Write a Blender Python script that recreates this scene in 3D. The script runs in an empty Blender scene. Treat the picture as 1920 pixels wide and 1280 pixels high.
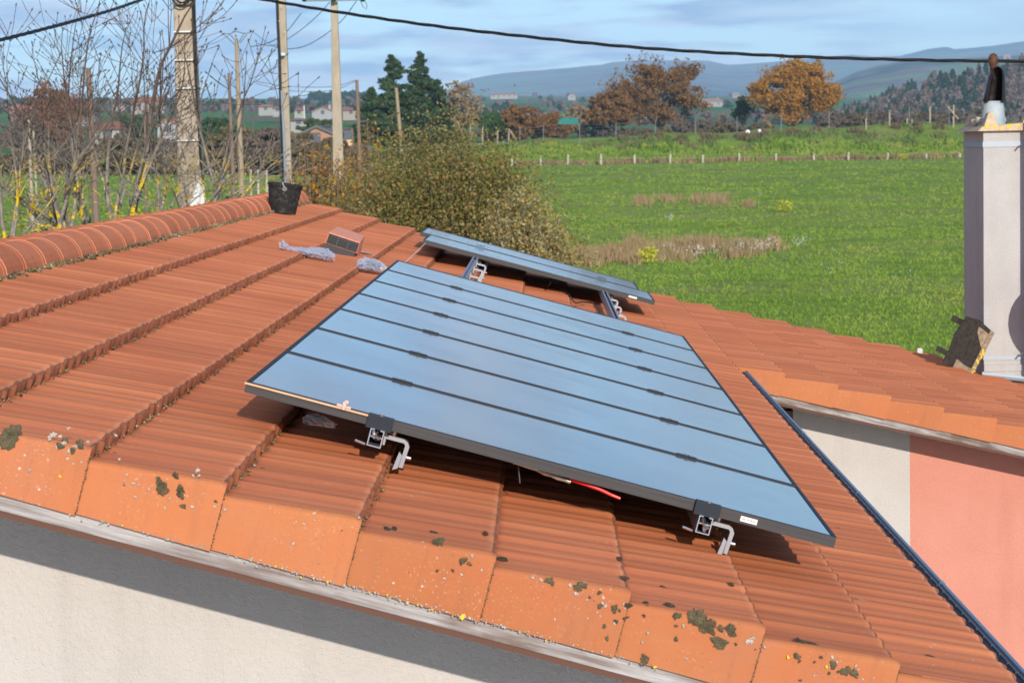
import bpy, math, random
import numpy as np
from math import sin, cos, pi, radians
from mathutils import Vector, Matrix

SC = bpy.context.scene
COL = SC.collection
rnd = random.Random(7)
RNG = np.random.default_rng(11)

# ------------------------------------------------------------------ camera
GZ = 4.4                                   # eye height above the garden
FPX = 4509.14
YAW, PIT, ROL = -0.01274, 0.08093, -0.01855
Fv = Vector((sin(YAW)*cos(PIT), cos(YAW)*cos(PIT), -sin(PIT)))
R0 = Vector((cos(YAW), -sin(YAW), 0.0))
U0 = R0.cross(Fv)
Rv = cos(ROL)*R0 + sin(ROL)*U0
Uv = -sin(ROL)*R0 + cos(ROL)*U0
EYE = Vector((0, 0, GZ))
cd = bpy.data.cameras.new("camera"); cam = bpy.data.objects.new("camera", cd); COL.objects.link(cam)
m = Matrix((Rv, Uv, -Fv)).transposed().to_4x4(); m.translation = EYE
cam.matrix_world = m
cd.sensor_width = 36; cd.lens = 36*FPX/1920; cd.clip_start = 0.1; cd.clip_end = 40000
cd.dof.use_dof = True; cd.dof.focus_distance = 8.6; cd.dof.aperture_fstop = 14
SC.camera = cam

# ------------------------------------------------------------------ sky and sun
SUN_AZ, SUN_EL = radians(169), radians(17.6)      # azimuth clockwise from +Y
w = bpy.data.worlds.new("World"); SC.world = w; w.use_nodes = True
nt = w.node_tree; N = nt.nodes; L = nt.links; N.clear()
def nd(t, **k):
    n = N.new(t)
    for a, b in k.items(): setattr(n, a, b)
    return n
out = nd('ShaderNodeOutputWorld'); bg = nd('ShaderNodeBackground'); bg.inputs[1].default_value = 0.118
sky = nd('ShaderNodeTexSky', sky_type='NISHITA', sun_disc=False, sun_elevation=SUN_EL, sun_rotation=SUN_AZ,
         altitude=300, air_density=1.0, dust_density=0.5, ozone_density=3.0)
geo = nd('ShaderNodeNewGeometry'); neg = nd('ShaderNodeVectorMath', operation='SCALE'); neg.inputs['Scale'].default_value = -1
L.new(geo.outputs['Incoming'], neg.inputs[0])
sep = nd('ShaderNodeSeparateXYZ'); L.new(neg.outputs[0], sep.inputs[0])
den = nd('ShaderNodeMath', operation='ADD'); den.inputs[1].default_value = 0.11; L.new(sep.outputs[2], den.inputs[0])
dmx = nd('ShaderNodeMath', operation='MAXIMUM'); dmx.inputs[1].default_value = 0.03; L.new(den.outputs[0], dmx.inputs[0])
cx = nd('ShaderNodeMath', operation='DIVIDE'); L.new(sep.outputs[0], cx.inputs[0]); L.new(dmx.outputs[0], cx.inputs[1])
cy = nd('ShaderNodeMath', operation='DIVIDE'); L.new(sep.outputs[1], cy.inputs[0]); L.new(dmx.outputs[0], cy.inputs[1])
cmb = nd('ShaderNodeCombineXYZ'); L.new(cx.outputs[0], cmb.inputs[0]); L.new(cy.outputs[0], cmb.inputs[1])
nz = nd('ShaderNodeTexNoise'); nz.inputs['Scale'].default_value = 1.9; nz.inputs['Detail'].default_value = 7; nz.inputs['Roughness'].default_value = 0.5
L.new(cmb.outputs[0], nz.inputs['Vector'])
rp = nd('ShaderNodeValToRGB'); rp.color_ramp.elements[0].position = 0.43; rp.color_ramp.elements[1].position = 0.54
L.new(nz.outputs[0], rp.inputs[0])
nz2 = nd('ShaderNodeTexNoise'); nz2.inputs['Scale'].default_value = 3.4; nz2.inputs['Detail'].default_value = 6
L.new(cmb.outputs[0], nz2.inputs['Vector'])
cc = nd('ShaderNodeMixRGB'); cc.inputs[1].default_value = (2.1, 2.8, 4.2, 1); cc.inputs[2].default_value = (4.9, 5.05, 5.7, 1)
rp2 = nd('ShaderNodeValToRGB'); rp2.color_ramp.elements[0].position = 0.38; rp2.color_ramp.elements[1].position = 0.62
L.new(nz2.outputs[0], rp2.inputs[0]); L.new(rp2.outputs[0], cc.inputs[0])
fac = nd('ShaderNodeMath', operation='MULTIPLY'); fac.inputs[1].default_value = 1.0; L.new(rp.outputs[0], fac.inputs[0])
# cloud cover is heavier to the west (left) and thins out to the right
side = nd('ShaderNodeMapRange'); side.inputs[1].default_value = 0.06; side.inputs[2].default_value = 0.16; side.inputs[3].default_value = 1.0; side.inputs[4].default_value = 0.35
L.new(sep.outputs[0], side.inputs[0])
fac2 = nd('ShaderNodeMath', operation='MULTIPLY'); L.new(fac.outputs[0], fac2.inputs[0]); L.new(side.outputs[0], fac2.inputs[1])
tint = nd('ShaderNodeMixRGB', blend_type='MULTIPLY'); tint.inputs[0].default_value = 1; tint.inputs[2].default_value = (0.84, 0.93, 1.10, 1)
L.new(sky.outputs[0], tint.inputs[1])
mx = nd('ShaderNodeMixRGB'); L.new(fac2.outputs[0], mx.inputs[0]); L.new(tint.outputs[0], mx.inputs[1]); L.new(cc.outputs[0], mx.inputs[2])
# unseen western sky dimmed slightly, added to deepen shade on left-facing sides
dw = nd('ShaderNodeMapRange'); dw.inputs[1].default_value = -0.30; dw.inputs[2].default_value = -0.75; dw.inputs[3].default_value = 1.0; dw.inputs[4].default_value = 0.95
L.new(sep.outputs[0], dw.inputs[0])
mw = nd('ShaderNodeMixRGB', blend_type='MULTIPLY'); mw.inputs[0].default_value = 1; L.new(mx.outputs[0], mw.inputs[1]); L.new(dw.outputs[0], mw.inputs[2])
L.new(mw.outputs[0], bg.inputs[0]); L.new(bg.outputs[0], out.inputs[0])
ld = bpy.data.lights.new("sun", 'SUN'); ld.energy = 3.25; ld.angle = radians(0.5); ld.color = (1.0, 0.92, 0.83)
lo = bpy.data.objects.new("sun", ld); COL.objects.link(lo)
SUNV = Vector((sin(SUN_AZ)*cos(SUN_EL), cos(SUN_AZ)*cos(SUN_EL), sin(SUN_EL)))
lo.rotation_euler = SUNV.to_track_quat('Z', 'Y').to_euler(); lo.location = (0, -20, 30)

SC.view_settings.view_transform = 'Standard'; SC.view_settings.look = 'None'
SC.view_settings.exposure = 0.45; SC.view_settings.gamma = 1
SC.cycles.use_denoising = True
SC.cycles.volume_step_rate = 20; SC.cycles.max_bounces = 8; SC.cycles.transparent_max_bounces = 12
SC.cycles.sample_clamp_indirect = 6

# ------------------------------------------------------------------ helpers
def ray(x, y):
    x, y = float(x), float(y)
    return Fv + ((x-960)/FPX)*Rv - ((y-640)/FPX)*Uv
def at(x, y, Y):                            # a photo pixel at forward distance Y
    d = ray(x, y); return EYE + d*(float(Y)/d.y)
def srgb(r, g, b):
    f = lambda c: (c/255/12.92) if c/255 <= 0.04045 else ((c/255+0.055)/1.055)**2.4
    return (f(r), f(g), f(b))

class NT:
    def __init__(s, name):
        s.m = bpy.data.materials.new(name); s.m.use_nodes = True; s.t = s.m.node_tree
        s.b = s.t.nodes['Principled BSDF']
    def n(s, t, **k):
        q = s.t.nodes.new(t)
        for a, b in k.items():
            if a[0] == '_': q.inputs[a[1:]].default_value = b
            else: setattr(q, a, b)
        return q
    def l(s, a, b): s.t.links.new(a, b)
    def coord(s, scale=(1, 1, 1), rot=(0, 0, 0), kind='Object'):
        c = s.n('ShaderNodeTexCoord'); mp = s.n('ShaderNodeMapping'); mp.inputs['Scale'].default_value = scale; mp.inputs['Rotation'].default_value = rot
        s.l(c.outputs[kind], mp.inputs[0]); return mp.outputs[0]
    def noise(s, vec, scale, detail=4, rough=.55):
        q = s.n('ShaderNodeTexNoise'); q.inputs['Scale'].default_value = scale; q.inputs['Detail'].default_value = detail; q.inputs['Roughness'].default_value = rough
        if vec is not None: s.l(vec, q.inputs['Vector'])
        return q.outputs[0]
    def ramp(s, fac, stops):
        q = s.n('ShaderNodeValToRGB'); e = q.color_ramp.elements
        while len(e) < len(stops): e.new(0.5)
        for i, (p, c) in enumerate(stops):
            e[i].position = p; e[i].color = (c[0], c[1], c[2], 1) if hasattr(c, '__len__') else (c, c, c, 1)
        s.l(fac, q.inputs[0]); return q.outputs[0]
    def mix(s, fac, a, b, mode='MIX'):
        q = s.n('ShaderNodeMixRGB', blend_type=mode)
        for i, v in enumerate((fac, a, b)):
            if hasattr(v, 'links'): s.l(v, q.inputs[i])
            elif i == 0: q.inputs[0].default_value = v
            else: q.inputs[i].default_value = (*v[:3], 1)
        return q.outputs[0]
    def bump(s, h, strength, dist):
        q = s.n('ShaderNodeBump'); q.inputs['Strength'].default_value = strength; q.inputs['Distance'].default_value = dist
        s.l(h, q.inputs['Height']); s.l(q.outputs[0], s.b.inputs['Normal'])
    def fin(s, colr=None, rough=.8, metal=0, spec=None):
        if colr is not None:
            if hasattr(colr, 'links'): s.l(colr, s.b.inputs['Base Color'])
            else: s.b.inputs['Base Color'].default_value = (*colr[:3], 1)
        s.b.inputs['Roughness'].default_value = rough; s.b.inputs['Metallic'].default_value = metal
        if spec is not None: s.b.inputs['Specular IOR Level'].default_value = spec
        return s.m

def mottled(name, c1, c2, scale=8, rough=.85, bump=.3, bd=.005, stretch=(1, 1, 1), metal=0, spec=.3, detail=5):
    t = NT(name); v = t.coord(stretch); n = t.noise(v, scale, detail, .6)
    c = t.ramp(n, [(.3, c1), (.7, c2)])
    if bump: t.bump(t.noise(v, scale*5, 3), bump, bd)
    return t.fin(c, rough, metal, spec)
def leafmat(name, cols, rough=.6, trans=.25, nscale=1.2, w=.5):
    t = NT(name); g = t.n('ShaderNodeNewGeometry'); k = len(cols)
    nn = t.ramp(t.noise(t.coord(), nscale, 3, .6), [(.3, 0.0), (.7, 1.0)])
    f = t.mix(w, g.outputs['Random Per Island'], nn)
    r = t.ramp(f, [(.12+.76*i/(k-1), c) for i, c in enumerate(cols)])
    t.fin(r, rough, 0, .2)
    tr = t.n('ShaderNodeBsdfTranslucent'); t.l(r, tr.inputs[0])
    ms = t.n('ShaderNodeMixShader'); ms.inputs[0].default_value = trans
    o = t.t.nodes['Material Output']; t.l(t.b.outputs[0], ms.inputs[1]); t.l(tr.outputs[0], ms.inputs[2]); t.l(ms.outputs[0], o.inputs[0])
    return t.m
def plain(name, c, rough=.6, metal=0, spec=.4): return NT(name).fin(c, rough, metal, spec)

class MB:                                     # collects faces, then links them as one mesh object
    def __init__(s): s.v = []; s.f = []; s.mi = []; s.nv = 0; s.cm = 0
    def add(s, v, f, mi=None):
        o = s.nv; s.v.extend([tuple(p) for p in v]); s.nv += len(v)
        for q in f: s.f.append(tuple(i+o for i in q)); s.mi.append(s.cm if mi is None else mi)
    def box(s, a, b, M=None, bev=0):
        x0, y0, z0 = a; x1, y1, z1 = b
        v = [Vector(p) for p in ((x0,y0,z0),(x1,y0,z0),(x1,y1,z0),(x0,y1,z0),(x0,y0,z1),(x1,y0,z1),(x1,y1,z1),(x0,y1,z1))]
        if M is not None: v = [M @ p for p in v]
        s.add(v, [(0,3,2,1),(4,5,6,7),(0,1,5,4),(1,2,6,5),(2,3,7,6),(3,0,4,7)])
    def tube(s, pts, r, n=6, cap=True, closed=False):
        pts = [Vector(p) for p in pts]; k = len(pts)
        rr = r if hasattr(r, '__len__') else [r]*k
        t0 = (pts[1]-pts[0]).normalized(); up = Vector((0,0,1)) if abs(t0.z) < .9 else Vector((1,0,0))
        a = t0.cross(up).normalized(); V = []
        for i, p in enumerate(pts):
            t = ((pts[min(i+1,k-1)]-pts[max(i-1,0)])).normalized()
            a = (a - t*a.dot(t)); a = a.normalized() if a.length > 1e-6 else t.orthogonal().normalized()
            b = t.cross(a)
            for j in range(n):
                q = 2*pi*j/n; V.append(p + (a*cos(q)+b*sin(q))*rr[i])
        F = [(i*n+j, i*n+(j+1)%n, (i+1)*n+(j+1)%n, (i+1)*n+j) for i in range(k-1) for j in range(n)]
        if cap: F += [tuple(range(n))[::-1], tuple((k-1)*n+j for j in range(n))]
        s.add(V, F)
    def prism(s, poly, axis, a, b, M=None):   # extrude 2D polygon along an axis
        def P(u, w_, t):
            q = {'x': (t,u,w_), 'y': (u,t,w_), 'z': (u,w_,t)}[axis]; q = Vector(q); return M @ q if M is not None else q
        k = len(poly); V = [P(u, w_, a) for u, w_ in poly]+[P(u, w_, b) for u, w_ in poly]
        s.add(V, [tuple(range(k))[::-1], tuple(range(k, 2*k))]+[(i, (i+1)%k, k+(i+1)%k, k+i) for i in range(k)])
    def lathe(s, prof, n=24, M=None, cap=False):
        V = []
        for r, z in prof:
            for j in range(n):
                q = Vector((r*cos(2*pi*j/n), r*sin(2*pi*j/n), z)); V.append(M @ q if M is not None else q)
        F = [(i*n+j, i*n+(j+1)%n, (i+1)*n+(j+1)%n, (i+1)*n+j) for i in range(len(prof)-1) for j in range(n)]
        if cap: F += [tuple(range(n))[::-1], tuple((len(prof)-1)*n+j for j in range(n))]
        s.add(V, F)
    def build(s, name, mats, parent=None, smooth=False, local=None):
        me = bpy.data.meshes.new(name); me.from_pydata([tuple(p) for p in s.v], [], s.f)
        for q in (mats if isinstance(mats, (list, tuple)) else [mats]): me.materials.append(q)
        if any(s.mi): me.polygons.foreach_set('material_index', s.mi)
        if smooth: me.shade_smooth() if smooth is True else me.shade_smooth()
        me.update()
        o = bpy.data.objects.new(name, me); COL.objects.link(o)
        if parent is not None: o.parent = parent
        return o
def npmesh(name, V, Fq, mats, parent=None, smooth=False, mi=None):
    """V (n,3), Fq (m,4) or (m,3)"""
    V = np.asarray(V, np.float32); Fq = np.asarray(Fq, np.int32)
    me = bpy.data.meshes.new(name); k = Fq.shape[1]
    me.vertices.add(len(V)); me.vertices.foreach_set('co', V.ravel())
    me.loops.add(Fq.size); me.loops.foreach_set('vertex_index', Fq.ravel())
    me.polygons.add(len(Fq)); me.polygons.foreach_set('loop_start', np.arange(0, Fq.size, k, dtype=np.int32))
    for q in (mats if isinstance(mats, (list, tuple)) else [mats]): me.materials.append(q)
    if mi is not None: me.polygons.foreach_set('material_index', np.asarray(mi, np.int32))
    me.update(calc_edges=True); me.validate()
    if smooth: me.shade_smooth()
    o = bpy.data.objects.new(name, me); COL.objects.link(o)
    if parent is not None: o.parent = parent
    return o
def grid(nu, nv, base=0):
    i, j = np.meshgrid(np.arange(nu-1), np.arange(nv-1), indexing='ij'); a = (i*nv+j).ravel()+base
    return np.stack([a, a+nv, a+nv+1, a+1], 1)
def tag(o, label=None, cat=None, group=None, kind=None):
    if label: o['label'] = label
    if cat: o['category'] = cat
    if group: o['group'] = group
    if kind: o['kind'] = kind
    return o
def empty(name, loc=(0,0,0), label=None, cat=None, group=None, M=None):
    o = bpy.data.objects.new(name, None); COL.objects.link(o); o.empty_display_size = .2
    if M is not None: o.matrix_world = M
    else: o.location = loc
    return tag(o, label, cat, group)
def kids(o): return [c for c in bpy.data.objects if c.parent == o]
def copy_tree(o, parent=None):
    c = o.copy(); COL.objects.link(c); c.parent = parent
    for ch in kids(o): copy_tree(ch, c)
    return c

# ------------------------------------------------------------------ roof frame: local x = down slope, y = along ridge, z = normal; z 0 = panel glass
PHI = 0.27739
P0 = Vector((-0.82462, 6.64873, -0.63782+GZ))
RM = Matrix.Translation(P0) @ Matrix.Rotation(PHI, 4, 'Y')
RMi = RM.inverted()
def rw(s, y, h): return RM @ Vector((s, y, h))
def loc_ray(px, py, h):                      # where a photo ray meets the plane z=h of the roof frame -> (s, y, h)
    o = RMi @ EYE; d = RMi.to_3x3() @ ray(px, py); t = (h-o.z)/d.z; return o + d*t
def loc_rayY(px, py, yl):
    o = RMi @ EYE; d = RMi.to_3x3() @ ray(px, py); t = (yl-o.y)/d.y; return o + d*t
HT = -0.13
PITCH = 0.334
S4 = 0.10
def sk(k): return S4 + PITCH*(k-4)            # butt line of course k
EAVE = sk(10)
YN, YF, YB = -0.95, 14.35, 8.10
TB = math.tan(radians(2.6))
def lift(s): return np.where(s > EAVE, (s-EAVE)*TB, 0.0)
def wave(y, edge):
    a = np.clip((y-edge-.05)/.10, 0, 1)
    return a*(.0022*np.cos(2*pi*y/.23)+.0027*np.cos(2*pi*y/.115+.6))
def butt(y): return .003*np.cos(2*pi*y/.115+.4)+.0025*np.sin(y*41)+.002*np.sin(y*97+1)

# ------------------------------------------------------------------ materials
def tile_mat(name, streak=True):
    t = NT(name); t.m['t'] = 1
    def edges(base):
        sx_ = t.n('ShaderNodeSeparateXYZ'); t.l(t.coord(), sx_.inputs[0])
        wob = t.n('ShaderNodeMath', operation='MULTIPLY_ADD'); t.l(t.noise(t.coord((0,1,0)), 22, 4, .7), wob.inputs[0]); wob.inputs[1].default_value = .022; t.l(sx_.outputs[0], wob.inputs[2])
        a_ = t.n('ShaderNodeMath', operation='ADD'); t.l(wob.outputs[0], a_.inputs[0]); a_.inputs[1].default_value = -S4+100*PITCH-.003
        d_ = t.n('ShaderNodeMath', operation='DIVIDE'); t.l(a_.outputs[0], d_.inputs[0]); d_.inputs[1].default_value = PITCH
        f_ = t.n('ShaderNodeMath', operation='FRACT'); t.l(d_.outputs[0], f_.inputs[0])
        base = t.mix(t.ramp(f_.outputs[0], [(.0, .8), (.03, .45), (.08, 0.0)]), base, (.17, .075, .045))  # joint dirt, plus shade painted onto the risers
        return t.mix(t.ramp(f_.outputs[0], [(.95, 0.0), (.985, .38), (.998, .2)]), base, (.80, .34, .17))  # pale line painted along the butts as if the edge caught light
    v = t.coord((.55, 14, 3)); n1 = t.noise(v, 1.0, 6, .65)
    v2 = t.coord((.9, 48, 8)); n2 = t.noise(v2, 1.0, 4, .6)
    v3 = t.coord((1, 1, 1)); n3 = t.noise(v3, 1.3, 4, .6)
    base = t.ramp(n3, [(.3, (.72, .22, .076)), (.7, (.82, .28, .105))])
    dark = (.50, .13, .058) 
    if streak:
        f = t.ramp(n1, [(.42, 0.0), (.66, .42)]); f2 = t.ramp(n2, [(.45, 0.0), (.7, .4)])
        base = t.mix(f, base, dark); base = t.mix(f2, base, (.42, .115, .055))
        # wavy bands that follow the ribs
        wv = t.n('ShaderNodeTexWave', wave_type='BANDS', bands_direction='Y'); wv.inputs['Scale'].default_value = 2*pi/.115/20/1.0*1.0
        wv.inputs['Distortion'].default_value = 1.2; wv.inputs['Detail'].default_value = 2; t.l(v3, wv.inputs['Vector'])
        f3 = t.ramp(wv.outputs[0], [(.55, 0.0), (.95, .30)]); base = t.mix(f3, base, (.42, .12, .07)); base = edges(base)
        # greyish grime far down the ridge side
    else:
        v5 = t.coord((2, 12, 14)); n5 = t.noise(v5, 1.0, 5, .6)
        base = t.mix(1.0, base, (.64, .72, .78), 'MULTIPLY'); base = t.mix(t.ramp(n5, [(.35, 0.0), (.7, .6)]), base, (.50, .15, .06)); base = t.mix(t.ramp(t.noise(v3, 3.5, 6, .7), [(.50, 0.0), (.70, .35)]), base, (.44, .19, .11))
    # pale specks and lichen dots
    vo = t.n('ShaderNodeTexVoronoi'); vo.inputs['Scale'].default_value = 26; t.l(v3, vo.inputs['Vector'])
    big = t.noise(v3, 2.2, 3)
    dot = t.ramp(vo.outputs['Distance'], [(.06, 1.0), (.11, 0.0)]); msk = t.ramp(big, [(.52, 0.0), (.60, 1.0)])
    base = t.mix(t.mix(1.0, dot, msk, 'MULTIPLY'), base, (.62, .50, .42))
    sp = t.noise(v3, 140, 2, .6); sm = t.ramp(t.noise(v3, 4.5, 4, .7), [(.45, .08), (.62, 1.0)]); base = t.mix(t.mix(1.0, t.ramp(sp, [(.63, 0.0), (.70, .6)]), sm, 'MULTIPLY'), base, (.70, .46, .34))
    base = t.mix(t.ramp(sp, [(.27, .5), (.33, 0.0)]), base, (.22, .09, .055))
    mo = t.n('ShaderNodeTexVoronoi'); mo.inputs['Scale'].default_value = 9; t.l(v3, mo.inputs['Vector'])
    n6 = t.noise(t.coord((1, 1, 1)), 1.1, 3)
    base = t.mix(t.mix(1.0, t.ramp(mo.outputs['Distance'], [(.05, .9), (.085, 0.0)]), t.ramp(n6, [(.56, 0.0), (.62, 1.0)]), 'MULTIPLY'), base, (.10, .085, .05))
    hb = t.noise(t.coord((6, 40, 20)), 3, 5, .65); hb2 = t.noise(v3, 230, 2, .6)
    if streak:
        so = t.n('ShaderNodeSeparateXYZ'); t.l(v3, so.inputs[0])
        def fl(o_, a_, b_):
            q = t.n('ShaderNodeMath', operation='MULTIPLY_ADD'); t.l(o_, q.inputs[0]); q.inputs[1].default_value = a_; q.inputs[2].default_value = b_
            f_ = t.n('ShaderNodeMath', operation='FLOOR'); t.l(q.outputs[0], f_.inputs[0]); return f_.outputs[0]
        cb_ = t.n('ShaderNodeCombineXYZ'); t.l(fl(so.outputs[0], 1/PITCH, 50-S4/PITCH), cb_.inputs[0]); t.l(fl(so.outputs[1], 1/.23, 40), cb_.inputs[1])
        wn = t.n('ShaderNodeTexWhiteNoise'); t.l(cb_.outputs[0], wn.inputs[0]); rv = wn.outputs[0]
    else:
        oi = t.n('ShaderNodeObjectInfo'); rv = oi.outputs['Random']
        dr = t.noise(t.coord((16, 3, 1.6)), 1.5, 6, .7); base = t.mix(t.ramp(dr, [(.52, 0.0), (.72, .45)]), base, (.34, .13, .07))
    base = t.mix(1.0, base, t.ramp(rv, [(0, (.86,.84,.82)), (1, (1.06,1.05,1.04))]), 'MULTIPLY')
    t.bump(t.mix(.5, hb, hb2), .5, .004)
    return t.fin(base, .88, 0, .25)
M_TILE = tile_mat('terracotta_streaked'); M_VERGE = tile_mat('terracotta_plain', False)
def ridge_mat(name, c1, c2, scale, rough, bump, bd):
    t = NT(name); n = t.noise(t.coord(), scale, 6, .65); c = t.ramp(n, [(.3, c1), (.7, c2)]); oi = t.n('ShaderNodeObjectInfo')
    c = t.mix(1.0, c, t.ramp(oi.outputs['Random'], [(0, (.80,.80,.80)), (1, (1.05,1.08,1.1))]), 'MULTIPLY')
    st = t.noise(t.coord((1.2, 9, 9)), 2.2, 6, .7); c = t.mix(t.ramp(st, [(.54, 0.0), (.72, .5)]), c, (.30, .12, .07)); sp = t.noise(t.coord(), 150, 2, .6); c = t.mix(t.ramp(sp, [(.64, 0.0), (.72, .5)]), c, (.66,.42,.30))
    t.bump(t.noise(t.coord(), 120, 3), .4, .003); return t.fin(c, rough, 0, .2)
M_RIDGE = ridge_mat('terracotta_ridge', (.60,.185,.085), (.68,.24,.115), 5, .9, .3, .003)
M_RIDGEC = ridge_mat('terracotta_collar', (.66, .24, .12), (.72, .28, .14), 9, .9, .3, .003)
M_CRUST = leafmat('moss_crust', [(.16,.12,.07), (.06,.045,.03), (.28,.21,.11), (.10,.08,.05), (.24,.19,.07), (.40,.36,.28)], .95, 0)
def lichen(name, c1, c2, cut):
    t = NT(name); v = t.coord(); n = t.noise(v, 170, 4, .7); c = t.ramp(t.noise(v, 60, 5, .6), [(.3, c1), (.7, c2)]); t.bump(n, .8, .003); t.fin(c, .97, 0, .05)
    tp = t.n('ShaderNodeBsdfTransparent'); ms = t.n('ShaderNodeMixShader'); t.l(t.ramp(n, [(cut-.03, 0.0), (cut+.03, 1.0)]), ms.inputs[0]); t.l(tp.outputs[0], ms.inputs[1]); t.l(t.b.outputs[0], ms.inputs[2])
    t.l(ms.outputs[0], t.t.nodes['Material Output'].inputs[0]); return t.m
M_LICH = lichen('dark_lichen', (.055,.048,.028), (.14,.12,.07), .42)
M_LICH_FLAT = mottled('dark_lichen', (.050,.045,.028), (.13,.115,.07), 60, .97, .8, .004)
M_LICHW = lichen('pale_lichen', (.40,.37,.30), (.56,.52,.46), .45)
M_LICHY = mottled('yellow_lichen', (.75,.45,.02), (.85,.60,.05), 60, .97, .6, .003)
def stucco(name, c1, c2, k=1.0):
    t = NT(name); v = t.coord(); n = t.noise(v, 2.2, 5, .6); c = t.ramp(n, [(.3, c1), (.7, c2)])
    st = t.noise(t.coord((3.2, 3.2, .35)), 1.6, 5, .65); c = t.mix(t.ramp(st, [(.52, 0.0), (.75, .30)]), c, tuple(q*.72 for q in c1))
    h = t.noise(v, 62*k, 4, .6); h2 = t.noise(v, 190*k, 2, .5)
    t.bump(t.mix(.35, h, h2), .9, .010); return t.fin(c, .95, 0, .1)
M_CREAM = stucco('cream_render', (.475,.435,.39), (.525,.485,.44)); M_PINK = stucco('pink_render', (.54,.225,.16), (.60,.26,.19))
def weather_wood(name, c1, c2, c3):
    t = NT(name); v = t.coord((1.4, 30, 30)); n = t.noise(v, 2.2, 6, .7); n2 = t.noise(t.coord((2.2, 6, 6)), 1.7, 4)
    c = t.ramp(n, [(.30, c1), (.55, c2), (.75, c3)]); c = t.mix(t.ramp(n2, [(.46, 0.0), (.62, .85)]), c, (.13,.08,.055))
    t.bump(n, .5, .003); return t.fin(c, .9, 0, .2)
M_BOARD = weather_wood('weathered_board', (.15,.11,.09), (.36,.33,.31), (.56,.54,.53))
M_BROWN = plain('dark_brown_wood', (.12,.055,.035), .85)
M_SOFFIT = plain('soffit_wood', (.16,.09,.05), .9)
M_GUT = plain('blue_gutter', (.075,.15,.24), .35, 0.0, .6); M_GUTIN = plain('gutter_inside', (.05,.06,.075), .5)
M_NAVY = plain('dark_frame_top', (.006,.010,.018), .5, 0, .12); M_BLK = plain('black_anodised', (.018,.024,.034), .5, 0, .2)
M_FRAME = mottled('frame_anodised', (.050,.049,.050), (.075,.073,.072), 3, .55, 0, 0, (1, 40, 200), 0, .15)
M_ALU = plain('aluminium', (.27,.28,.31), .45, .6); M_STEEL = plain('steel_bolt', (.72,.70,.66), .25, 1)
def glass_mat():
    t = NT('panel_glass'); v = t.coord((1, 1, 1)); n = t.noise(v, .8, 4, .6)
    c = t.ramp(n, [(.3, (.012,.016,.028)), (.7, (.020,.026,.042))])
    t.fin(c, .12, 0, .9); t.b.inputs['IOR'].default_value = 1.5
    t.l(t.ramp(t.noise(v, 2.3, 5), [(.3, .10), (.7, .17)]), t.b.inputs['Roughness'])
    t.b.inputs['Coat Weight'].default_value = .40; t.b.inputs['Specular Tint'].default_value = (1,.95,.87,1); t.b.inputs['Coat Roughness'].default_value = .06; t.b.inputs['Coat IOR'].default_value = 1.6
    return t.m
M_GLASS = glass_mat()
M_CONC = mottled('concrete_pole', (.30,.245,.18), (.43,.365,.28), 6, .95, .5, .01, (1,1,.5))
M_CONC2 = mottled('grey_concrete', (.31,.26,.19), (.42,.36,.275), 5, .95, .4, .01, (1,1,.4))
M_WOODP = mottled('wooden_pole', (.15,.10,.075), (.25,.175,.135), 6, .9, .5, .01, (6,6,.4))
M_WOODL = mottled('pale_wooden_pole', (.25,.19,.12), (.36,.29,.20), 5, .9, .4, .01, (6,6,.4))
M_CABLE = plain('black_cable', (.012,.013,.014), .5); M_WHITE = plain('white_plastic', (.72,.72,.70), .5)
M_WIRE = plain('grey_wire', (.10,.11,.13), .6)
M_STRAP = plain('steel_strap', (.40,.43,.46), .45, .5)

# ------------------------------------------------------------------ ground
GU = np.array([-2.2,-.6,-.22,-.145,-.08,-.013,.053,.12,.175,.21,.3,.6,2.2])      # X/Y columns
GY = np.array([-80,-20,0,30,60,91,150,210,250,270,285,296,305,315,330,420,600,900,1200,1500,1900,2600,4000])
base = [0,0,0,0,0,.2,.8,1.55,2.0,2.15]
def hp(px, pys, Ys): return [at(px, y_, Y).z for y_, Y in zip(pys, Ys)]
cols = {}
# photo heights of the ground beyond the paddock, per column (pixel x for that column)
far_Y = [285,296,305,315,330,420,600,900,1200,1500,1900,2600,4000]
spec = {  # px : image y at far_Y
  -300:[318,314,310,307,303,292,262,226,207,196,192,189,187],
   60: [315,311,308,305,301,288,258,224,206,196,190,187,185],
  300: [311,308,305,302,298,284,256,224,205,194,188,185,184],
  650: [304,300,297,294,290,272,250,222,206,199,193,188,186],
  950: [300,289,278,271,270,262,250,232,214,203,194,186,180],
  1250:[299,287,266,256,256,254,248,234,216,202,194,186,180],
  1500:[298,284,256,241,242,246,244,232,213,199,192,186,180],
  1800:[295,282,252,235,236,242,242,232,215,200,192,186,178],
  2200:[292,280,250,232,234,240,240,230,214,198,190,182,172]}
sx = sorted(spec); su = [ (at(x, 260, 100).x)/100 for x in sx]
H = np.zeros((len(GU), len(GY)))
Hs = np.array([base+hp(x, spec[x], far_Y) for x in sx])
for j in range(len(GY)): H[:, j] = np.interp(GU, su, Hs[:, j])
GUf = np.unique(np.concatenate([np.linspace(-2.2,-.3,12), np.linspace(-.3,.3,121), np.linspace(.3,2.2,12)]))
GYf = np.concatenate([np.linspace(-80,0,6), np.linspace(10,250,50), np.linspace(254,340,60), np.linspace(350,900,50), np.linspace(930,4000,50)])
Hu = np.array([np.interp(GUf, GU, H[:, j]) for j in range(len(GY))]).T
Hf = np.array([np.interp(GYf, GY, Hu[i]) for i in range(len(GUf))])
UU, YY = np.meshgrid(GUf, GYf, indexing='ij')
XX = UU*(np.maximum(YY, 0)+0) + UU*np.where(YY < 60, 60-np.clip(YY, 0, 60), 0)
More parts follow.
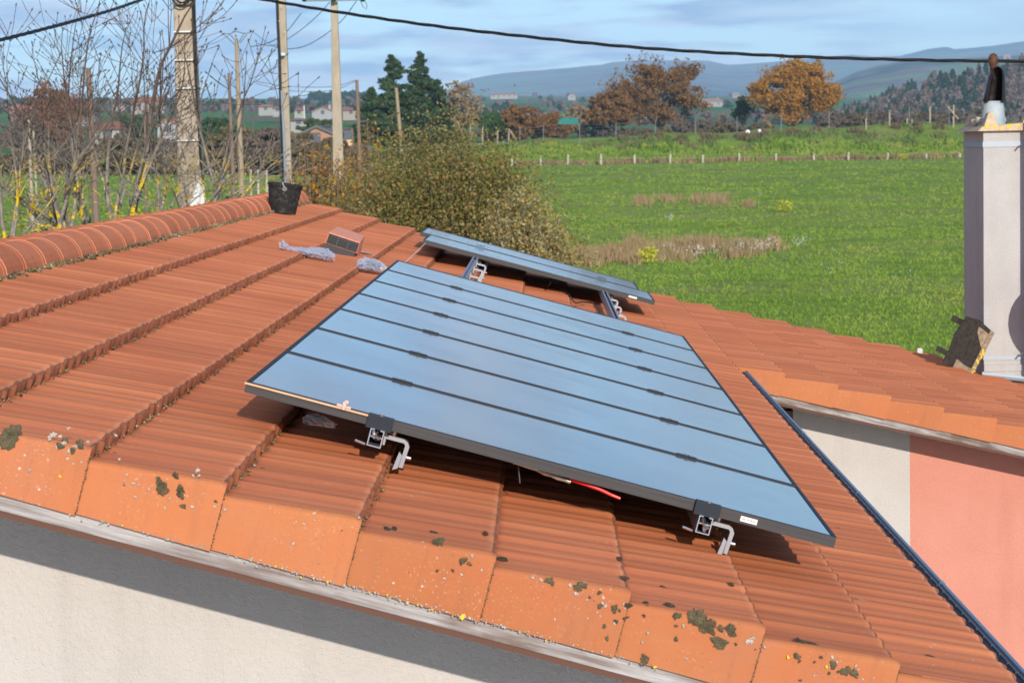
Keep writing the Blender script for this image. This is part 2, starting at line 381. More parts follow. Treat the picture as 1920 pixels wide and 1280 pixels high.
def bumps(X, Y):
    return (np.sin(X*.21+1)*np.cos(Y*.17)*.12+np.sin(X*.53+Y*.31)*.06)
Hf = Hf + bumps(XX, YY)*np.clip((YY-40)/60, 0, 1)*np.where(YY > 283, 2.2, 1)
bankmask = np.clip((UU+.03)/.03, 0, 1)*((YY > 292) & (YY < 330))
Hf = Hf + bankmask*(np.sin(XX*.9)*.16+np.sin(XX*.37+2)*.25+np.sin(XX*2.1+YY)*.10)
def ground_z(X, Y):
    u = X/max(Y, 60) if Y > 60 else X/60
    i = np.clip(np.searchsorted(GUf, u)-1, 0, len(GUf)-2); j = np.clip(np.searchsorted(GYf, Y)-1, 0, len(GYf)-2)
    a = (u-GUf[i])/(GUf[i+1]-GUf[i]); b = (Y-GYf[j])/(GYf[j+1]-GYf[j]); a = min(max(a,0),1); b = min(max(b,0),1)
    return float((Hf[i,j]*(1-a)+Hf[i+1,j]*a)*(1-b)+(Hf[i,j+1]*(1-a)+Hf[i+1,j+1]*a)*b)
def ground_mat():
    t = NT('meadow'); v = t.coord(); n = t.noise(v, .06, 5, .6); n2 = t.noise(v, .45, 5, .65); n3 = t.noise(v, 2.5, 4, .6)
    c = t.ramp(n2, [(.3, (.15,.235,.022)), (.5, (.20,.31,.03)), (.72, (.30,.37,.055))])
    c = t.mix(t.ramp(n, [(.45, 0.0), (.62, .55)]), c, (.30,.32,.09)); c = t.mix(t.ramp(t.noise(t.coord((.35,1,1)), .11, 6, .65), [(.52, 0.0), (.66, .55)]), c, (.30,.24,.11))
    c = t.mix(t.ramp(n3, [(.4, .0), (.75, .5)]), c, (.06,.13,.02))
    c = t.mix(t.ramp(t.noise(t.coord((.22,1,1)), .33, 5, .65), [(.50, 0.0), (.66, .6)]), c, (.085,.165,.018))  # broad dark green shadow streaks painted into the meadow colour
    # far slopes: a patchwork of pasture, ploughed soil and copses
    sx_ = t.n('ShaderNodeSeparateXYZ'); t.l(v, sx_.inputs[0])
    vo = t.n('ShaderNodeTexVoronoi'); vo.inputs['Scale'].default_value = .006; t.l(v, vo.inputs['Vector'])
    r = t.ramp(vo.outputs['Color'], [(.2, (.06,.17,.04)), (.45, (.10,.21,.05)), (.6, (.16,.13,.075)), (.8, (.07,.13,.05))])
    mr = t.n('ShaderNodeMapRange'); mr.inputs[1].default_value = 340; mr.inputs[2].default_value = 420; t.l(sx_.outputs[1], mr.inputs[0])
    c = t.mix(mr.outputs[0], c, r)
    t.bump(n2, .8, .25); return t.fin(c, .95, 0, .1)
M_GROUND = ground_mat()
g = npmesh('ground', np.stack([XX.ravel(), YY.ravel(), Hf.ravel()], 1), grid(len(GUf), len(GYf))[:, ::-1][:, [3,2,1,0]], M_GROUND, smooth=True)
tag(g, kind='structure')

mb = MB(); mb.add([(-14,-40,.03),(14,-40,.03),(14,6.0,.03),(-14,6.0,.03)], [(0,1,2,3)]); mb.add([(1.2,6.0,.03),(14,6.0,.03),(14,15.4,.03),(1.2,15.4,.03)], [(0,1,2,3)])  # unseen pale ground added to bounce light into the shaded walls
tag(mb.build('bounce_ground', mottled('pale_bounce', (.50,.52,.56), (.64,.66,.70), 20, .95, .6, .01)), kind='structure')
# ------------------------------------------------------------------ hills
def hill(name, top, Yc, depth, bottom_px, c1, c2, c3, scale, seed):
    xs = np.arange(-400, 2400, 10.0); tp = np.interp(xs, [p[0] for p in top], [p[1] for p in top])
    rs = np.random.default_rng(seed); 
    tp = tp + np.convolve(rs.normal(0, 1, len(xs)+8), np.ones(9)/9, 'valid')*1.3
    nr = 14; V = []
    for i, x in enumerate(xs):
        zb = at(x, bottom_px, Yc-depth).z-30
        for j in range(nr):
            f = j/(nr-1); Y = Yc-depth*(1-f); gq = sin(f*pi/2)**.9*(1-.05*(1-f)); gq = min(gq+.06*sin(x*.013+f*5+seed)*sin(f*pi), .985) if j < nr-1 else 1
            yy = bottom_px+(tp[i]-bottom_px)*gq; V.append((at(x, 270, Y).x, Y, at(x, yy, Y).z-(30*(1-f)**4)))
        V.append((at(x, 270, Yc+depth*.6).x, Yc+depth*.6, zb))
    t = NT(name+'_cover'); v = t.coord((1,1,2.5)); n = t.noise(v, scale, 5, .6); n2 = t.noise(v, scale*5, 4, .6)
    c = t.ramp(n, [(.42, c1), (.46, c2), (.54, c2), (.58, c3)]); c = t.mix(t.ramp(n2, [(.35, 0.0), (.65, .35)]), c, (.05,.07,.06))
    t.bump(n2, 1, 25); t.fin(c, .97, 0, .05)
    o = npmesh(name, V, grid(len(xs), nr+1), t.m, smooth=True); return tag(o, kind='structure')
hill('far_hills', [(-400,196),(400,190),(560,186),(600,182),(690,180),(800,176),(850,166),(870,152),(900,145),(940,138),(1050,129),(1130,122),(1150,117),(1195,113),(1330,113),(1365,121),(1410,119),(1480,114),(1570,105),(1600,103),(1640,107),(1690,105),(1740,93),(1775,88),(1790,93),(1860,87),(1920,78),(2400,50)],
     9000, 4200, 196, (.06,.09,.08), (.18,.15,.14), (.17,.23,.16), .0016, 3)
hill('middle_hills', [(-400,230),(1300,222),(1420,212),(1500,190),(1560,158),(1600,138),(1640,124),(1700,113),(1760,112),(1850,108),(1920,104),(2400,84)],
     4300, 1500, 215, (.04,.08,.05), (.20,.14,.12), (.17,.26,.10), .0034, 5)

# ------------------------------------------------------------------ house
HOUSE = empty('house', (0.5, 6.3, 0), 'low house with a terracotta tiled roof, cream and pink rendered gables and a tall chimney', 'house')
def houseobj(o, local=True):
    """parent a roof-frame mesh to the house keeping its place"""
    o.parent = HOUSE; o.matrix_parent_inverse = Matrix.Identity(4)
    o.matrix_basis = Matrix.Translation(-Vector(HOUSE.location)) @ (RM if local else Matrix.Identity(4)); return o
def course(k0, k1, y0, y1, dy=.0144, edge=None):
    ys = np.arange(y0, y1+dy*.5, dy); us = np.array([0,.2,.45,.70,.82,.88,.91,.94,.96,.98,.993,1.0]); Vs = []; Fs = []; b = 0
    for k in range(k0, k1+1):
        s0, s1 = sk(k-1), sk(k)
        off = RNG.normal(0, .0012)
        S = []; Hh = []
        for u in us:
            t_ = max(0, (u-.93)/.07)
            S.append(s0+(s1-s0)*u); Hh.append(-.033*(1-u) - .009*(1-math.sqrt(max(0, 1-t_*t_))))
        S.append(s1-.001); Hh.append(-.046)
        S = np.array(S); Hh = np.array(Hh)
        SS, Y2 = np.meshgrid(S, ys, indexing='ij')
        uu = (SS-s0)/(s1-s0)
        st = SS + butt(Y2+k*.37)*np.clip(uu*2-1, 0, 1)
        tilej = .0012*np.sin(np.floor((Y2+.115*(k%2))/.23)*12.9898+k*78.2)       # each tile lies a little differently
        hh = Hh[:, None]+HT+off+tilej+lift(SS)+wave(Y2, y0)*(np.where(uu < .999, 1, .6))
        hh = np.where((np.arange(len(S)) == len(S)-1)[:, None], HT-.050+lift(SS), hh)
        Vs.append(np.stack([st.ravel(), Y2.ravel(), hh.ravel()], 1)); Fs.append(grid(len(S), len(ys), b)); b += SS.size
    return np.concatenate(Vs), np.concatenate(Fs)
Va, Fa = course(0, 10, YN+.024, YF); Vb, Fb = course(11, 21, YB+.024, YF, .0192)
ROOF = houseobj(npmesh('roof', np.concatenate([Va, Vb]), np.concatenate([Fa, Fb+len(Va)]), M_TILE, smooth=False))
# back slope beyond the ridge, underlay, and far edge
def roofchild(o): o.parent = ROOF; return o
SR = -1.31
rz = RM @ Vector((SR, 0, HT)); ang = 2*PHI
mb = MB()
def back(d, y, h=0):       # d metres down the back slope
    return Vector((SR, y, HT-.01+h)) + Vector((-cos(ang)*d, 0, -sin(ang)*d))
for k in range(14):
    d0, d1 = k*.334+.04, (k+1)*.334+.04
    mb.add([back(d0, YN, 0), back(d1, YN, .03), back(d1, YF, .03), back(d0, YF, 0)], [(0,1,2,3)])
    mb.add([back(d1, YN, .03), back(d1, YN, 0), back(d1, YF, 0), back(d1, YF, .03)], [(0,1,2,3)])
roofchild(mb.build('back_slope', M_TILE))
# verge tiles
def verge(k, y0, sgn=1, drop=.150, thick=.02):
    s0, s1 = sk(k-1), sk(k); ns = 22; S = np.linspace(s0-.012, s1+.004, ns); V = []
    prof = []
    for q in np.linspace(0, pi/2, 6): prof.append((.020-.020*sin(q), .016*cos(q)-.016))    # (dy inward, dh)
    j = rnd.uniform(-.002, .002)
    rows = []
    for s in S:
        u = (s-s0)/(s1-s0); t_ = max(0, (u-.92)/.08); cap = .006*(1-math.sqrt(max(0, 1-min(t_,1)**2)))
        ht = HT - .034*(1-u) - cap + float(lift(np.array(s))) + .0035
        out = .006*u + j
        r = [(s, y0+.034, ht-.012), (s, y0+.028, ht-.002)]
        r += [(s, y0+dy-out*(1-dy/.020), ht+dh) for dy, dh in prof]
        hb = HT-drop-.018+float(lift(np.array(s)))+ .004*(1-u)
        r += [(s, y0-out, ht-.016-(ht-.016-hb)*f) for f in (.33,.66,1)]
        r += [(s, y0-out+thick, hb), (s, y0-out+thick, ht-.05)]
        rows.append(r)
    n = len(rows[0]); b = MB(); b.v = [p for r in rows for p in r]; b.nv = len(b.v)
    for i in range(ns-1):
        for q in range(n-1): b.f.append((i*n+q, i*n+q+1, (i+1)*n+q+1, (i+1)*n+q)); b.mi.append(0)
    b.f.append(tuple(range(n))); b.mi.append(0); b.f.append(tuple((ns-1)*n+i for i in range(n))[::-1]); b.mi.append(0)
    o = b.build('verge_tile', M_VERGE); return roofchild(o)
for k in range(0, 11): verge(k, YN)
for k in range(11, 22): verge(k, YB, drop=.135)
# ridge
y = YN-.02
while y < YF-.1:
    y1 = min(y+.40, YF+.03); n = 14; mm = MB(); jx, jz, jr = rnd.uniform(-.007,.007), rnd.uniform(-.006,.004), rnd.uniform(-.001,.002)
    for (mi_, a, b_, ra, rb) in ((0, y, y1, .110, .118), (0, y1-.050, y1-.040, .1180, .1195), (1, y1-.040, y1-.034, .1195, .1185), (0, y1-.034, y1-.010, .1185, .1190), (1, y1-.010, y1+.004, .1215, .1205)):
        V = []
        for r_in in (0, .014):
            for yy, r in ((a, ra), (b_, rb)):
                for j in range(n+1):
                    q = -.15+(pi+.3)*j/n; V.append((SR+jx+(r+jr-r_in)*cos(q), yy, HT-.062+jz+(r+jr-r_in)*sin(q)*1.0))
        F = [(j, j+1, n+2+j, n+1+j) for j in range(n)]+[(j, 2*n+2+j, 2*n+3+j, j+1) for j in range(n)]+[(n+1+j, n+2+j, 3*n+4+j, 3*n+3+j) for j in range(n)]
        mm.add(V, F, mi_)
    roofchild(mm.build('ridge_tile', [M_RIDGE, M_RIDGEC]))
    y += .372
# moss and mortar crumbs: along the ridge foot and in the joints of the upper courses
def crumbs(pts, rmin, rmax, seed):
    r_ = np.random.default_rng(seed); n = len(pts); P = np.asarray(pts, float)
    base_v = np.array([(1,0,0),(-1,0,0),(0,1,0),(0,-1,0),(0,0,1),(0,0,-1)], float)
    f = np.array([(0,2,4),(2,1,4),(1,3,4),(3,0,4),(2,0,5),(1,2,5),(3,1,5),(0,3,5)])
    sc = r_.uniform(rmin, rmax, (n,1,1))*r_.uniform(.6, 1.3, (n,6,1)); V = P[:,None,:]+base_v[None]*sc*np.array([1,1,.8])
    return V.reshape(-1,3), (f[None]+np.arange(n)[:,None,None]*6).reshape(-1,3)
pp = []
for q in range(5200):
    y = RNG.uniform(YN, YF); pp.append((SR+.098+abs(RNG.normal(0,.016)), y, HT-.028+.012*RNG.random()))
V1, F1 = crumbs(pp, .004, .011, 1)
pp = []
for k in (1,2,3,4,5):
    for y in np.arange(YN+.05, YF, .115):
        nn = 5 if y < 6 else 3
        for q in range(nn):
            yy = y+RNG.normal(0, .016)+.04; pp.append((sk(k)+.004+butt(yy+k*.37)+abs(RNG.normal(0,.006)), yy, HT-.040+RNG.uniform(0,.022)))
V2, F2 = crumbs(pp, .002, .0062, 2)
o = npmesh('moss_crust', np.concatenate([V1, V2]), np.concatenate([F1, F2+len(V1)]), M_CRUST); tag(o, kind='stuff'); roofchild(o)
V_ = []
for k in list(range(0, 10)):
    for q in range(90):
        f = q/90; V_.append((sk(k)+.005+RNG.normal(0,.0012), YN-.0045-.001*RNG.random(), HT-.020-.145*f))
V3, F3 = crumbs(V_, .0008, .0026, 4); tag(roofchild(npmesh('joint_crust', V3, F3, M_CRUST)), kind='stuff')
# lichen patches on the verge tiles, (px, py, radius px)
def blob(mbx, c, nrm_a, nrm_b, n_, r, seed):
    rr = random.Random(seed); k = 22; ph = [rr.uniform(0, 6.28) for _ in range(5)]
    V = [c+n_*.0030]; V1_ = []; V2_ = []
    for j in range(k):
        q = 2*pi*j/k; rad = r*(1+.20*sin(2*q+ph[0])+.14*sin(3*q+ph[1])+.12*sin(5*q+ph[2])+.09*sin(7*q+ph[3])+.07*sin(10*q+ph[4]))
        V1_.append(c+(nrm_a*cos(q)+nrm_b*sin(q))*rad*.72+n_*.0026); V2_.append(c+(nrm_a*cos(q)+nrm_b*sin(q))*rad*1.05+n_*.0008)
    V += V1_+V2_; F = [(0, 1+j, 1+(j+1)%k) for j in range(k)]+[(1+j, 1+k+j, 1+k+(j+1)%k, 1+(j+1)%k) for j in range(k)]
    mbx.add(V, F)
dk, pw, yl = MB(), MB(), MB()
dark_spots = [(18,818,20),(10,830,13),(28,812,10),(122,824,5),(112,836,7),(150,832,8),(136,844,6),(302,908,9),(304,920,10),(297,900,6),(338,918,8),(338,928,7),(329,891,6),(343,949,5),(823,1015,9),(868,1051,7),(880,1057,4),(849,1069,3),(1030,1088,7),(1036,1094,4),(1085,1100,9),(1095,1098,6),(1124,1111,4),(1125,1136,5),(1152,1141,7),(1155,1165,4),(1133,1174,4),(1138,1197,4),(1270,1154,7),(1300,1157,12),(1315,1155,11),(1326,1172,14),(1310,1165,9),(1333,1180,8),(1351,1178,6),(1371,1181,11),(1349,1205,13),(1209,1237,9),(1268,1198,4),(1268,1173,3),(1208,1154,3),(1495,1230,6),(1563,1246,7),(1586,1258,9),(1602,1262,8),(1540,1232,3),(1555,1262,3),(404,940,3)]
oL = RMi @ EYE
for i, (x, y, r) in enumerate(dark_spots):
    p = loc_rayY(x, y, YN-.010); blob(dk, p+Vector((0,.004,0)), Vector((1,0,0)), Vector((0,0,1)), Vector((0,-1,0)), r/791, i)
for i, (x, y, r) in enumerate([(100,815,7),(92,822,5),(112,818,4),(120,830,6),(140,838,6),(128,846,5),(105,838,4),(165,828,4),(126,860,4),(137,869,3),(152,866,3),(55,882,4),(79,845,2),(128,803,4),(216,816,4),(223,861,3),(237,890,3),(249,906,4),(313,899,3),(370,882,5),(362,892,3),(372,892,4),(309,952,3),(360,950,4),(402,949,3),(421,955,4),(589,974,3),(549,1019,4),(673,970,3),(885,1042,4),(796,1089,3),(998,1083,4),(1014,1087,4),(1069,1097,4),(1080,1113,5),(1130,1130,4),(1281,1174,4),(1406,1202,8),(1412,1196,4),(1288,1235,3),(1040,1161,3),(1561,1232,4),(1570,1241,3),(1605,1248,3),(1434,1213,3)]):
    p = loc_rayY(x, y, YN-.010); blob(pw, p+Vector((0,.0045,0)), Vector((1,0,0)), Vector((0,0,1)), Vector((0,-1,0)), r/791*.8, 100+i)
# crust that fringes the lower edge of the verge tiles
for q in range(900):
    s = RNG.uniform(-1.3, 2.1); u = (s-S4)/PITCH % 1
    if RNG.random() < .5+.5*sin(s*3.1): p = Vector((s, YN-.004-.006*u, HT-.163-.0+RNG.normal(0,.0035))); blob(pw if RNG.random() < .9 else yl, p, Vector((1,0,0)), Vector((0,0,1)), Vector((0,-1,0)), RNG.uniform(.001,.0028), q)
for q in range(150):
    cx_, cy_, sx_ = rnd.choice([(112,832,26),(590,975,30),(1010,1090,26),(1095,1105,30),(320,905,40),(800,1040,50),(1300,1190,60),(1580,1250,40),(1180,1140,40)])
    p = loc_rayY(rnd.gauss(cx_,sx_), rnd.gauss(cy_,sx_*.45), YN-.010)
    if p.z < HT-.03-.034*(1-(((p.x-S4)/PITCH) % 1)): blob(pw if q % 3 else dk, p+Vector((0,.0045,0)), Vector((1,0,0)), Vector((0,0,1)), Vector((0,-1,0)), rnd.uniform(.0012,.004), q)
for x, y, r in [(1478,1232,3),(1550,1250,3),(112,893,3),(867,1156,5),(1228,1250,3)]:
    p = loc_rayY(x, y, YN-.010); blob(yl, p+Vector((0,.004,0)), Vector((1,0,0)), Vector((0,0,1)), Vector((0,-1,0)), r/791, x)
# spots on the upper faces
for i, (x, y, rx) in enumerate([(816,994,9),(730,981,9),(742,982,6),(907,1010,6),(945,1034,12),(1160,1054,6),(1169,1092,9),(1183,1118,7),(1246,1096,8),(1262,1129,17),(1216,1119,8),(1368,1104,7),(1515,1198,22),(1622,1118,12),(1750,1229,13),(1686,1180,3),(1500,1192,6)]):
    p = loc_ray(x, y, HT-.012); s_, y_ = p.x, p.y; u = ((s_-S4)/PITCH) % 1
    c = Vector((s_, y_, HT-.034*(1-u)+float(wave(np.array(y_), YN+.03))+.0015)); k = 14; V = [c+Vector((0,0,.003))]
    for j in range(k): q = 2*pi*j/k; V.append(c+Vector((cos(q)*rx/700*(1+.2*sin(3*q+i)), sin(q)*.030*(1+.2*cos(2*q+i)), .0005)))
    (pw if (x, y) == (1622,1118) else dk).add(V, [(0, 1+j, 1+(j+1)%k) for j in range(k)])
for b_, nm, mt in ((dk, 'dark_lichen', M_LICH), (pw, 'pale_lichen', M_LICHW), (yl, 'yellow_lichen', M_LICHY)): roofchild(tag(b_.build(nm, mt), kind='stuff'))
# barge boards
for (s0, s1, y0, hA, nm) in ((-1.31, EAVE+.02, YN, 0, 0), (EAVE-.02, 6.0, YB, 0, 1)):
    s = s0; j = 0
    while s < s1:
        e = min(s+1.62, s1); mb = MB(); d = rnd.uniform(-.003, .003)
        h0 = HT-.206; h1 = HT-.130
        l0, l1 = float(lift(np.array(s))), float(lift(np.array(e)))
        if nm: h0 += .010
        V = [(s, y0+.017+d, h0+l0), (e, y0+.017+d, h0+l1), (e, y0+.034, h0+l1), (s, y0+.034, h0+l0), (s, y0+.017+d, h1+l0), (e, y0+.017+d, h1+l1), (e, y0+.034, h1+l1), (s, y0+.034, h1+l0)]
        mb.add(V, [(0,3,2,1),(4,5,6,7),(0,1,5,4),(1,2,6,5),(2,3,7,6),(3,0,4,7)])
        o = mb.build('barge_board', M_BOARD); roofchild(o)
        mb = MB(); mb.add([(p[0], p[1]+.006, p[2]-(.016 if q < 4 else (h1-h0)+.0005)) for q, p in enumerate(V)], [(0,3,2,1),(4,5,6,7),(0,1,5,4),(1,2,6,5),(2,3,7,6),(3,0,4,7)])
        roofchild(mb.build('board_edge', M_BROWN)); s = e; j += 1
# soffits
mb = MB()
mb.add([(-1.31,YN+.036,HT-.20),(EAVE-.05,YN+.036,HT-.20),(EAVE-.05,YF,HT-.20),(-1.31,YF,HT-.20)], [(0,1,2,3)])
l1 = float(lift(np.array(6.0)))
mb.add([(EAVE-.05,YB+.036,HT-.205),(6.0,YB+.036,HT-.205+l1),(6.0,YF,HT-.205+l1),(EAVE-.05,YF,HT-.205)], [(0,1,2,3)])
mb.add([(-1.31,YF,HT-.20),(6.0,YF,HT-.2+l1),(6.0,YF,HT-.06+l1),(EAVE,YF,HT-.06),(-1.31,YF,HT-.06)], [(0,1,2,3,4)])
roofchild(mb.build('soffit', M_SOFFIT))
# gutter along the eave
gs, gh, gr = EAVE+.048, HT-.045, .058
mb = MB(); n = 12; Y0g, Y1g = YN-.02, YB+.02
for a_, b_ in ((gr, gr-.003),):
    V = []
    for yy in (Y0g, Y1g):
        for j in range(n+1): q = pi+pi*j/n; V.append((gs+a_*cos(q), yy, gh+a_*sin(q)))
        for j in range(n+1): q = pi+pi*j/n; V.append((gs+b_*cos(q), yy, gh+b_*sin(q)))
    k = 2*(n+1); mb.add(V, [(j, j+1, k+j+1, k+j) for j in range(n)]+[(n+1+j, k+n+1+j, k+n+2+j, n+2+j) for j in range(n)])
mb.tube([(gs+gr, Y0g, gh+.002), (gs+gr, Y1g, gh+.002)], .0085, 10)
GUT = mb.build('gutter', M_GUT); houseobj(GUT)
for yy in (.9, 2.9, 4.9, 6.9):
    mb = MB(); mb.tube([(gs+gr, yy, gh+.002), (gs+gr, yy+.028, gh+.002)], .0105, 10); o = mb.build('gutter_joint', M_GUT, GUT)
mb = MB()
yy = YN
while yy < YB:
    mb.box((gs+gr-.020, yy, gh-.006), (gs+gr-.006, yy+.10, gh+.001)); yy += .115
mb.build('gutter_wave_shade', M_GUTIN, GUT)  # dark segments at rib pitch, standing in for shadows of the tile waves
# walls (world frame)
def W(s, y, h): return RM @ Vector((s, y, h))
YWA = P0.y+YN+.66; YWB = P0.y+YB+.43
def wallpoly(nm, Xs, Ylow, mat, thick=.25, so=None):
    mb = MB(); top = []
    for X in Xs:
        # roof underside height at X
        if X >= W(SR,0,HT).x:
            s = (X-P0.x)/cos(PHI); h = P0.z - s*sin(PHI)+(HT-.215)/cos(PHI)+(max(0, s-EAVE)*TB)
        else:
            h = W(SR,0,HT).z-.22-(W(SR,0,HT).x-X)*math.tan(PHI)
        top.append((X, h))
    V = [(X, Ylow, -.5) for X in Xs]+[(X, Ylow, h) for X, h in top]+[(X, Ylow+thick, -.5) for X in Xs]+[(X, Ylow+thick, h) for X, h in top]
    k = len(Xs); F = []
    for i in range(k-1): F += [(i, i+1, k+i+1, k+i), (2*k+i, 3*k+i, 3*k+i+1, 2*k+i+1), (k+i, k+i+1, 3*k+i+1, 3*k+i)]
    F += [(0, k, 3*k, 2*k), (k-1, 3*k-1, 4*k-1, 2*k-1)[::1]]
    mb.add(V, F); o = mb.build(nm, mat); houseobj(o, False); return o
Xr = W(SR,0,HT).x
XwA = 0.86
wallpoly('gable_wall', [Xr-4.2, Xr, XwA], YWA, M_CREAM)
xpk = at(1706, 900, YWB).x
XwB0 = at(1487, 790, YWB).x
wallpoly('cream_wall', [XwB0, xpk], YWB, M_CREAM); wallpoly('corner_wall', [XwA, XwB0-.004], YWB+.10, M_CREAM); wallpoly('pink_wall', [xpk, 4.9], YWB, M_PINK)
mb = MB(); mb.add([(XwA, YWA, -.5), (XwA, YWB+.25, -.5), (XwA, YWB+.25, 2.75), (XwA, YWA, 2.75)], [(0,1,2,3)]); houseobj(mb.build('side_wall', M_CREAM), False)
mb = MB(); mb.box((XwA+.01, YWB-.02, 2.45), (XwB0-.003, YWB+.2, at(1470, 770, YWB).z)); houseobj(mb.build('eave_box', M_SOFFIT), False)
mb = MB(); mb.box((Xr-4.2, P0.y+YF-.45, -.5), (4.9, P0.y+YF-.25, 2.3)); houseobj(mb.build('back_wall', M_CREAM), False)

# roof vent tile
def loctop(s): return HT - .034*(1-(((s-S4)/PITCH) % 1))
M_VENTTOP = mottled('faded_terracotta', (.52,.22,.15), (.60,.27,.19), 14, .85, .2, .003)
M_BLACKP = plain('black_plastic', (.012,.012,.013), .5)
vc = loc_ray(640, 470, HT); VM = Matrix.Translation(Vector((vc.x, vc.y, loctop(vc.x)-.004))) @ Matrix.Rotation(radians(-6), 4, 'Z') @ Matrix.Rotation(radians(3), 4, 'Y') @ Matrix.Rotation(radians(-12), 4, 'X') @ Matrix.Scale(.70, 4)
VENT = bpy.data.objects.new('roof_vent', None); COL.objects.link(VENT); VENT.parent = HOUSE; VENT.matrix_basis = Matrix.Translation(-Vector(HOUSE.location)) @ RM @ VM
mb = MB(); mb.prism([(-.17,-.05),(.16,-.05),(.13,.050),(-.13,.050)], 'y', -.07, .12); mb.build('vent_base', M_BLACKP, VENT)
mb = MB()
V = [(-.150,-.085,.150),(.150,-.085,.150),(.135,.13,.255),(-.135,.13,.255),(-.150,-.085,.138),(.150,-.085,.138),(.150,.13,.040),(-.150,.13,.040)]
mb.add(V, [(0,1,2,3),(0,4,5,1),(2,6,7,3),(1,5,6,2),(0,3,7,4)])
mb.box((-.150,-.086,.045), (-.146,.13,.140)); mb.box((.146,-.086,.045), (.150,.13,.140)); mb.box((-.146,-.084,.045),(.146,.13,.048))
mb.build('vent_hood', M_VENTTOP, VENT)
mb = MB(); mb.box((-.142,-.060,.053), (.142,-.05,.137)); mb.build('vent_cavity', M_BLACKP, VENT)
mb = MB()
for j in range(4): mb.box((-.142,-.086,.060+j*.0185), (.142,-.066,.0640+j*.0185))
for x in (-.05,.05): mb.box((x-.003,-.085,.053), (x+.003,-.067,.137))
mb.build('louvre', plain('grey_louvre', (.07,.075,.07), .6), VENT)

# ------------------------------------------------------------------ chimney
M_CHIM = stucco('chimney_render', (.40,.39,.375), (.49,.48,.46))
M_STONE = mottled('lichened_cap', (.45,.34,.22), (.62,.50,.36), 22, .95, .6, .01)
def roofB(px, py):
    o = RMi @ EYE; d = RMi.to_3x3() @ ray(px, py); a = HT-.017
    t = (a-TB*EAVE+TB*o.x-o.z)/(d.z-TB*d.x); return RM @ (o+d*t)
cb = roofB(1845, 703); CY = cb.y; CX = cb.x; CD = CY*(1845-1010.)/(1808-1010.)-CY; CW = .62
CH = empty('chimney'); CH.parent = HOUSE; CH.location = Vector((CX, CY, cb.z))-Vector(HOUSE.location); CB = cb.z
ctop = at(1845, 246, CY).z-CB
mb = MB(); mb.box((0,0,-.9), (CW,CD,ctop)); mb.build('chimney_stack', M_CHIM, CH)
mb = MB(); mb.box((-.004,-.012,-.9), (CW,.0,.03)); mb.box((-.002,-.022,.03), (CW,.0,.085)); mb.build('chimney_foot', M_CHIM, CH)
M_LEAD = plain('lead_flashing', (.34,.38,.42), .55, .2)
mb = MB()
zz = [(-.03,-.05,.04),(.19*2.2,-.05,-.045),(.62,-.05,-.11)]
mb.prism([(-.02,.03),(.40,-.02),(.62,-.10),(.62,-.16),(.40,-.05),(-.02,-.01)], 'y', -.03, -.013); mb.add([(-.02,-.03,.03-.02),(.40,-.03,-.04),(.62,-.03,-.13),(.62,-.10,-.15),(.40,-.10,-.06),(-.02,-.10,-.005)], [(0,1,4,5),(1,2,3,4)]); mb.build('flashing', M_LEAD, CH)
for zc, hh in ((at(1845, 271, CY).z-CB, .045), (at(1845, 671, CY).z-CB, .035)):
    mb = MB(); mb.box((-.006,-.007,zc-hh/2), (CW+.006,CD+.006,zc+hh/2)); mb.build('strap', M_LEAD, CH)
mb = MB(); zc = ctop; mb.prism([(-.055,zc),(CW+.05,zc),(CW+.03,zc+.035),(.30,zc+.060),(-.02,zc+.035)], 'y', -.055, CD+.05); CAP = mb.build('chimney_cap', M_STONE, CH)
for (x, y) in ((-.0,-.01),(-.0,CD-.14),(.46,-.01),(.46,CD-.14)):
    mb = MB(); mb.prism([(x,zc+.03),(x+.12,zc+.03),(x+.085,zc+.135),(x+.07,zc+.150),(x+.04,zc+.145),(x+.025,zc+.10)], 'y', y, y+.13); mb.build('cap_leg', M_STONE, CH)
for i, (x, y, r) in enumerate([(1851,237,4),(1866,237,3),(1892,237,4),(1909,235,3),(1878,241,3)]):
    mb = MB(); p = at(x, y, CY-.055); blob(mb, p-Vector((CX,CY,CB)), Vector((1,0,0)), Vector((0,0,1)), Vector((0,-1,0)), r/250, i); mb.build('lichen_spot', M_LICHY, CH)
fx = at(1862, 200, CY+.30).x-CX; fy = .30
mb = MB(); mb.lathe([(.100,zc+.05),(.090,zc+.20),(.076,zc+.245),(.074,zc+.245)], 20, Matrix.Translation((fx, fy, 0))); mb.build('flue_pot', mottled('pale_flue', (.26,.34,.38), (.42,.46,.46), 12, .7, .2, .003), CH, smooth=True)
for a_ in ((-.11,-.04,.045),(.10,.02,.05),(-.13,.05,.03)):
    mb = MB(); mb.lathe([(0,-.02),(.024,-.01),(.03,.01),(.018,.04),(0,.055)], 7, Matrix.Translation((fx+a_[0], fy+a_[1], zc+a_[2]+.03)) @ Matrix.Rotation(a_[0]*6, 4, 'Y')); mb.build('mortar_lump', M_LICHW, CH)
M_COWL = plain('dark_bronze_cowl', (.018,.011,.008), .28, .2, .6)
mb = MB()
hood = [(.106,.0),(.103,.05),(.094,.12),(.080,.19),(.062,.228),(.036,.246),(.004,.254)]
